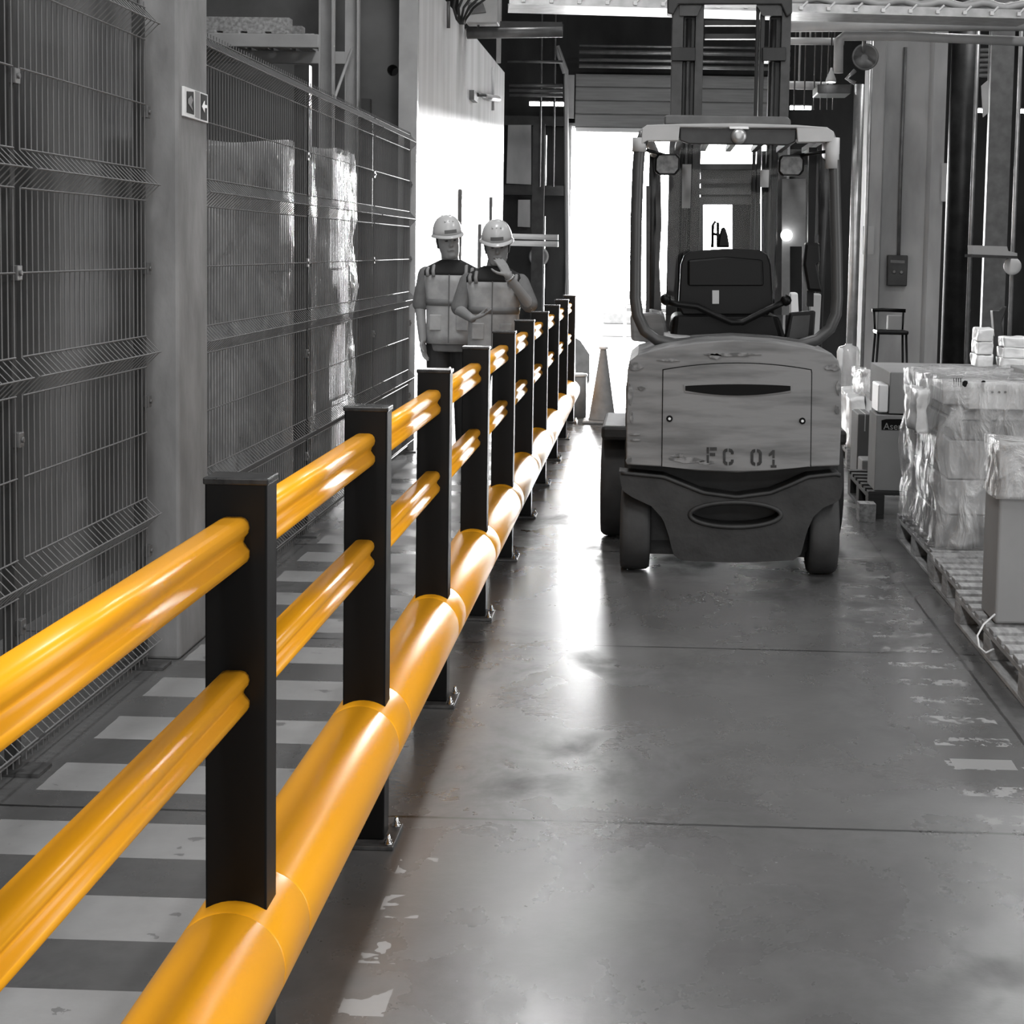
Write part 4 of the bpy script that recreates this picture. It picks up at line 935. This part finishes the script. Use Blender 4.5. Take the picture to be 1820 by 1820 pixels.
# left-of-door beams and equipment
o = MB().tube([px(830,60,17), px(1000,57,17)], .05, 14).tube([px(850,60,17), Vector((px(850,60,17).x, 17, ZC))], .012, 6).build('overhead_pipe', M['midsteel']); setp(o, 'dark overhead pipe above the partition wall', 'pipe')
o = MB().box((px(800,44,17.3).x, 17.2, px(900,54,17.3).z), (px(1000,44,17.3).x, 17.4, px(900,40,17.3).z)).build('steel_beam', M['darksteel']); setp(o, 'dark steel beam above the overhead pipe by the partition', 'beam')
ub = thing('ceiling_unit', px(860,20,16.8), 'pale box unit hanging above the partition wall', 'ceiling unit')
pr([(815,-10),(885,-10),(884,40),(828,40),(815,24)], 16.8, 17.1).build('housing', M['pipe'], ub, bevel=.01); pr([(830,4),(858,4),(864,22),(836,25)], 16.78, 16.8).build('vent_panel', M['midsteel'], ub, bevel=.004)
m = MB()
for i in range(5): o = MB().tube([px(810+i*17, -14, 15.6+.06*i), px(806+i*9, 14, 15.6+.06*i), px(812+i*4, 34, 15.6+.06*i), px(818+i*2, 42, 15.65+.06*i)], .012, 6).build('cable', M['cable']); setp(o, 'black cable drooping beside the ceiling unit', 'cable', 'cables above the partition')
o = MB().tube([Vector((px(887,62,18.5).x, 18.5, ZC)), px(886,112,18.5)], .025, 8).build('steel_hanger', M['pipe']); setp(o, 'pale hanger bar at the far end of the partition top', 'hanger')
for i, (y, x0, x1, Yp, r) in enumerate(((152,905,1000,24.5,.03),(161,905,1000,24.5,.03),(169,905,1000,24.5,.025),(109,902,1000,24.5,.02))):
    o = MB().tube([px(x0, y, Yp), px(x1, y+1, Yp)], r, 8).build('wall_pipe', M['midsteel']); setp(o, 'horizontal pipe on the dark wall left of the loading door', 'pipe', 'pipes on the dark wall')
for i, (y0, y1) in enumerate(((205,222),(328,346))):
    o = pr([(896,y0),(1002,y0+2),(1002,y1+2),(896,y1)], 25.8, 25.99).build('wall_beam', M['darksteel']); setp(o, ('upper' if i == 0 else 'lower')+' dark horizontal beam on the wall left of the door', 'beam')
for i, x in enumerate((962, 986)):
    o = MB().tube([Vector((px(x, 130, 24.8).x, 24.8, ZC)), px(x-3, 332, 24.8)], .015, 6).build('hanging_rod', M['midsteel']); setp(o, ('left' if i == 0 else 'right')+' thin vertical rod in front of the dark wall', 'rod')
o = MB().box((px(945,400,25.3).x, 25.3, 0), (px(966,400,25.3).x, 25.4, px(950,220,25.3).z)).build('steel_post', M['darksteel']); setp(o, 'dark steel post left of the light gap in the far wall', 'post')
o = pr([(903,222),(944,222),(944,328),(900,326)], 25.75, 25.80).build('plastic_sheet', M['sheet']); setp(o, 'creased plastic sheet hanging at the end of the partition', 'sheet')
o = pr([(921,355),(942,355),(942,404),(920,403)], 25.92, 25.99).build('wall_board', M['sheet']); setp(o, 'small pale board on the far wall above the man with raised hand', 'board')
for i, (y0, y1) in enumerate(((418,426),(430,440))):
    o = MB().tube([Vector((-1.865, 21.5, px(915, y0+2, 21.5).z)), px(992, y0+4, 21.5)], .035, 10).build('shelf_tube', M['pipe']); setp(o, ('upper' if i == 0 else 'lower')+' pale tube sticking out behind the man with raised hand', 'tube')
rf = thing('round_reel', px(958,456,25.86), 'round pale reel behind the shoulder of the man with raised hand', 'reel')
MB().lathe(px(958,456,25.86), [(.02,.13),(.13,.13),(.147,-.02),(.147,-.05),(.115,-.06),(.11,-.03),(.02,-.03)], 28, 'Y').build('reel_rim', M['pipe'], rf); MB().lathe(px(956,456,25.86), [(.04,-.03),(.035,-.07)], 16, 'Y').build('reel_hub', M['white'], rf)
# partition fittings
def onwall(x0, x1, y0, y1, t=.03):
    a = atX(x0, y0, -1.86); b_ = atX(x1, y0, -1.86); zt3 = a.z; c_ = atX((x0+x1)/2, y1, -1.86).z; return MB().box((-1.865, a.y, c_), (-1.86+t, b_.y, zt3))
for x0, x1, y0, y1, lab in ((816,833,336,520,'tall grey panel on the partition between the two helmets'),(851,860,398,520,'narrow grey panel on the partition behind the second helmet'),(871,878,350,470,'slim dark panel near the far end of the partition')):
    o = onwall(x0, x1, y0, y1).build('wall_panel', M['midsteel'], bevel=.006); setp(o, lab, 'panel')
hk = thing('wall_bracket', atX(838,170,-1.86), 'dark pipe bracket high on the partition wall', 'bracket')
onwall(834,841,160,180,.05).build('bracket_plate', M['midsteel'], hk); MB().tube([atX(840,168,-1.86)+Vector((.05,0,0)), atX(842,170,-1.86)+Vector((.12,.0,0))], .02, 8).build('pipe_stub', M['midsteel'], hk)
vb = thing('wall_valve', atX(868,176,-1.86), 'pale valve and pipe high on the partition near its far end', 'valve')
MB().tube([atX(852,172,-1.86)+Vector((.06,0,0)), atX(876,176,-1.86)+Vector((.06,0,0))], .035, 10).build('valve_pipe', M['pipe'], vb); MB().tube([atX(870,120,-1.86)+Vector((.04,0,0)), atX(870,196,-1.86)+Vector((.04,0,0))], .018, 8).build('riser', M['pipe'], vb)
o = MB().tube([atX(791,2,-1.86)+Vector((.03,0,0)), atX(791,50,-1.86)+Vector((.03,0,0))], .015, 8).build('wall_conduit', M['midsteel']); setp(o, 'short conduit at the near top corner of the partition', 'conduit')
# right wall shelf etc.
sh_ = thing('wall_shelf', px(1765,445,17.2), 'shelf holding a pale slab right of the dark duct', 'shelf')
pr([(1728,452),(1808,455),(1808,460),(1728,457)], 17.1, 17.5).build('shelf_board', M['darksteel'], sh_)
o = pr([(1729,436),(1790,438),(1792,446),(1808,450),(1808,456),(1730,452)], 17.12, 17.4).build('folded_boards', M['cardlight']); setp(o, 'pale folded boards lying on the shelf at the right', 'boards')
o = MB().lathe(px(1799,473,17.44), [(.01,.04),(.07,.03),(.088,0),(.085,-.03),(.05,-.045),(.01,-.05)], 24, 'Y').build('round_lamp', M['white']); setp(o, 'round translucent lamp under the shelf at the right edge', 'lamp')
o = MB().box((px(1755,300,19).x, 19, 0), (px(1795,300,19).x, 19.1, 4.6)).build('wall_post', M['midsteel']); setp(o, 'flat grey post behind the shelf at the right', 'post')
o = pr([(1764,552),(1776,552),(1784,545),(1790,545),(1780,575),(1784,600),(1768,600)], 14.5, 14.6).build('tool_handle', M['darksteel'], bevel=.006); setp(o, 'black handle standing between the white roll stacks', 'handle')
MBx = MB().box((px(1772,600,14.5).x-.03, 14.5, 0), (px(1772,600,14.5).x+.03, 14.58, px(1772,598,14.5).z)); MBx.build('handle_post', M['darksteel'], o)
m = MB()
for k in range(6): m.tube([px(1738,89+9*k,21), px(1790,89+9*k,21)], .025, 6)
o = m.build('wall_louvre', M['midsteel']); setp(o, 'row of grey louvre slats high at the right', 'louvre')
o = pr([(1745,152),(1757,142),(1757,200),(1748,208)], 16.5, 16.54).tube([px(1756,145,16.52), Vector((px(1756,145,16.52).x, 16.52, ZC))], .006, 5).build('hanging_plate', M['cardlight']); setp(o, 'pale hanging plate right of the round duct', 'plate')
# stool
stl = thing('stool', (px(1583,590,16.6).x, 16.6, 0), 'black tubular stool with a low back in front of the concrete column', 'stool')
cx0 = px(1583,590,16.6).x; zs = px(1583,590,16.6).z; zbk = px(1583,553,16.6).z
MB().box((cx0-.15, 16.45, zs-.02), (cx0+.15, 16.75, zs+.02)).build('seat', M['seat'], stl, bevel=.015)
for sx_ in (-1, 1):
    for sy_ in (-1, 1): MB().tube([(cx0+sx_*.13, 16.6+sy_*.12, zs-.02), (cx0+sx_*.17, 16.6+sy_*.17, .0)], .011, 8).build('leg', M['seat'], stl)
    MB().tube([(cx0+sx_*.13, 16.74, zs), (cx0+sx_*.14, 16.78, zbk)], .010, 8).build('back_upright', M['seat'], stl)
MB().tube([(cx0-.16, 16.78, zbk), (cx0-.05, 16.79, zbk+.005), (cx0+.16, 16.78, zbk)], .018, 8).build('back_bar', M['seat'], stl)
MB().tube([(cx0-.15, 16.43, .3), (cx0+.15, 16.43, .3)], .009, 8).build('foot_rail', M['seat'], stl)
o = MB().box((cx0-.04, 16.5, zs+.021), (cx0+.09, 16.62, zs+.16)).build('paper_packet', M['card'], bevel=.008); setp(o, 'small pale packet lying on the stool', 'packet')
# jug on a crate
jp = px(1509, 690, 14.6); jt = px(1509, 612, 14.6)
crt = carton('crate', jp.x-.22, jp.x+.28, 14.5, 15.0, 0, jp.z, 'dark crate under the clear water jug', 'carddark', tape=False, cat='crate')
jg = thing('water_jug', (jp.x, 14.72, jp.z), 'large clear water jug standing on a dark crate', 'jug')
hh = jt.z-jp.z
MB().lathe((jp.x, 14.72, jp.z), [(.09,.002),(.098,.02),(.094,hh*.3),(.098,hh*.34),(.094,hh*.5),(.098,hh*.8),(.08,hh*.92),(.03,hh*.97),(.03,hh)], 28).build('jug_body', M['water'], jg)
MB().lathe((jp.x-.075, 14.66, jp.z+hh*.55), [(.02,-.08),(.025,0),(.03,.10),(.02,.13)], 12).build('jug_handle', M['white'], jg); MB().box((jp.x+.02, 14.615, jp.z+hh*.3), (jp.x+.085, 14.625, jp.z+hh*.5)).build('jug_label', M['white'], jg)
# ------------------------------------------------------------------ outside
YK = 33.0
kb = thing('stone_kerb', (px(1100,590,YK).x+.6, YK, -.02), 'low pale stone kerb in the bright yard outside the door', 'kerb')
x_ = px(1068,590,YK).x
MB().box((x_, YK, -.02), (x_+2.4, YK+.5, .22)).build('kerb_stone', M['asphalt'], kb, bevel=.03)
MB().box((x_+.02, YK+.05, .222), (x_+2.3, YK+.45, .45)).build('kerb_stone', M['cone'], kb, bevel=.03)
o = nbox((x_+.35, YK+.7, -.02), (x_+1.6, YK+1.5, .62), 8, .12, 2.5, seed=21).build('gravel_heap', M['cone'], subsurf=1); setp(o, 'rounded pale heap behind the kerb outside the door', 'heap')
rl = thing('yard_rail', (px(1110,600,27).x, 27, -.02), 'thin white rail just outside the loading door', 'rail')
x_ = px(1110,600,27).x; zt4 = px(1110,545,27).z
for dx in (0, -1.0, 1.0): MB().tube([(x_+dx, 27, -.02), (x_+dx, 27, zt4)], .02, 8).build('rail_post', M['white'], rl)
MB().tube([(x_-1.0, 27, zt4), (x_+1.0, 27, zt4)], .02, 8).build('top_rail', M['white'], rl)
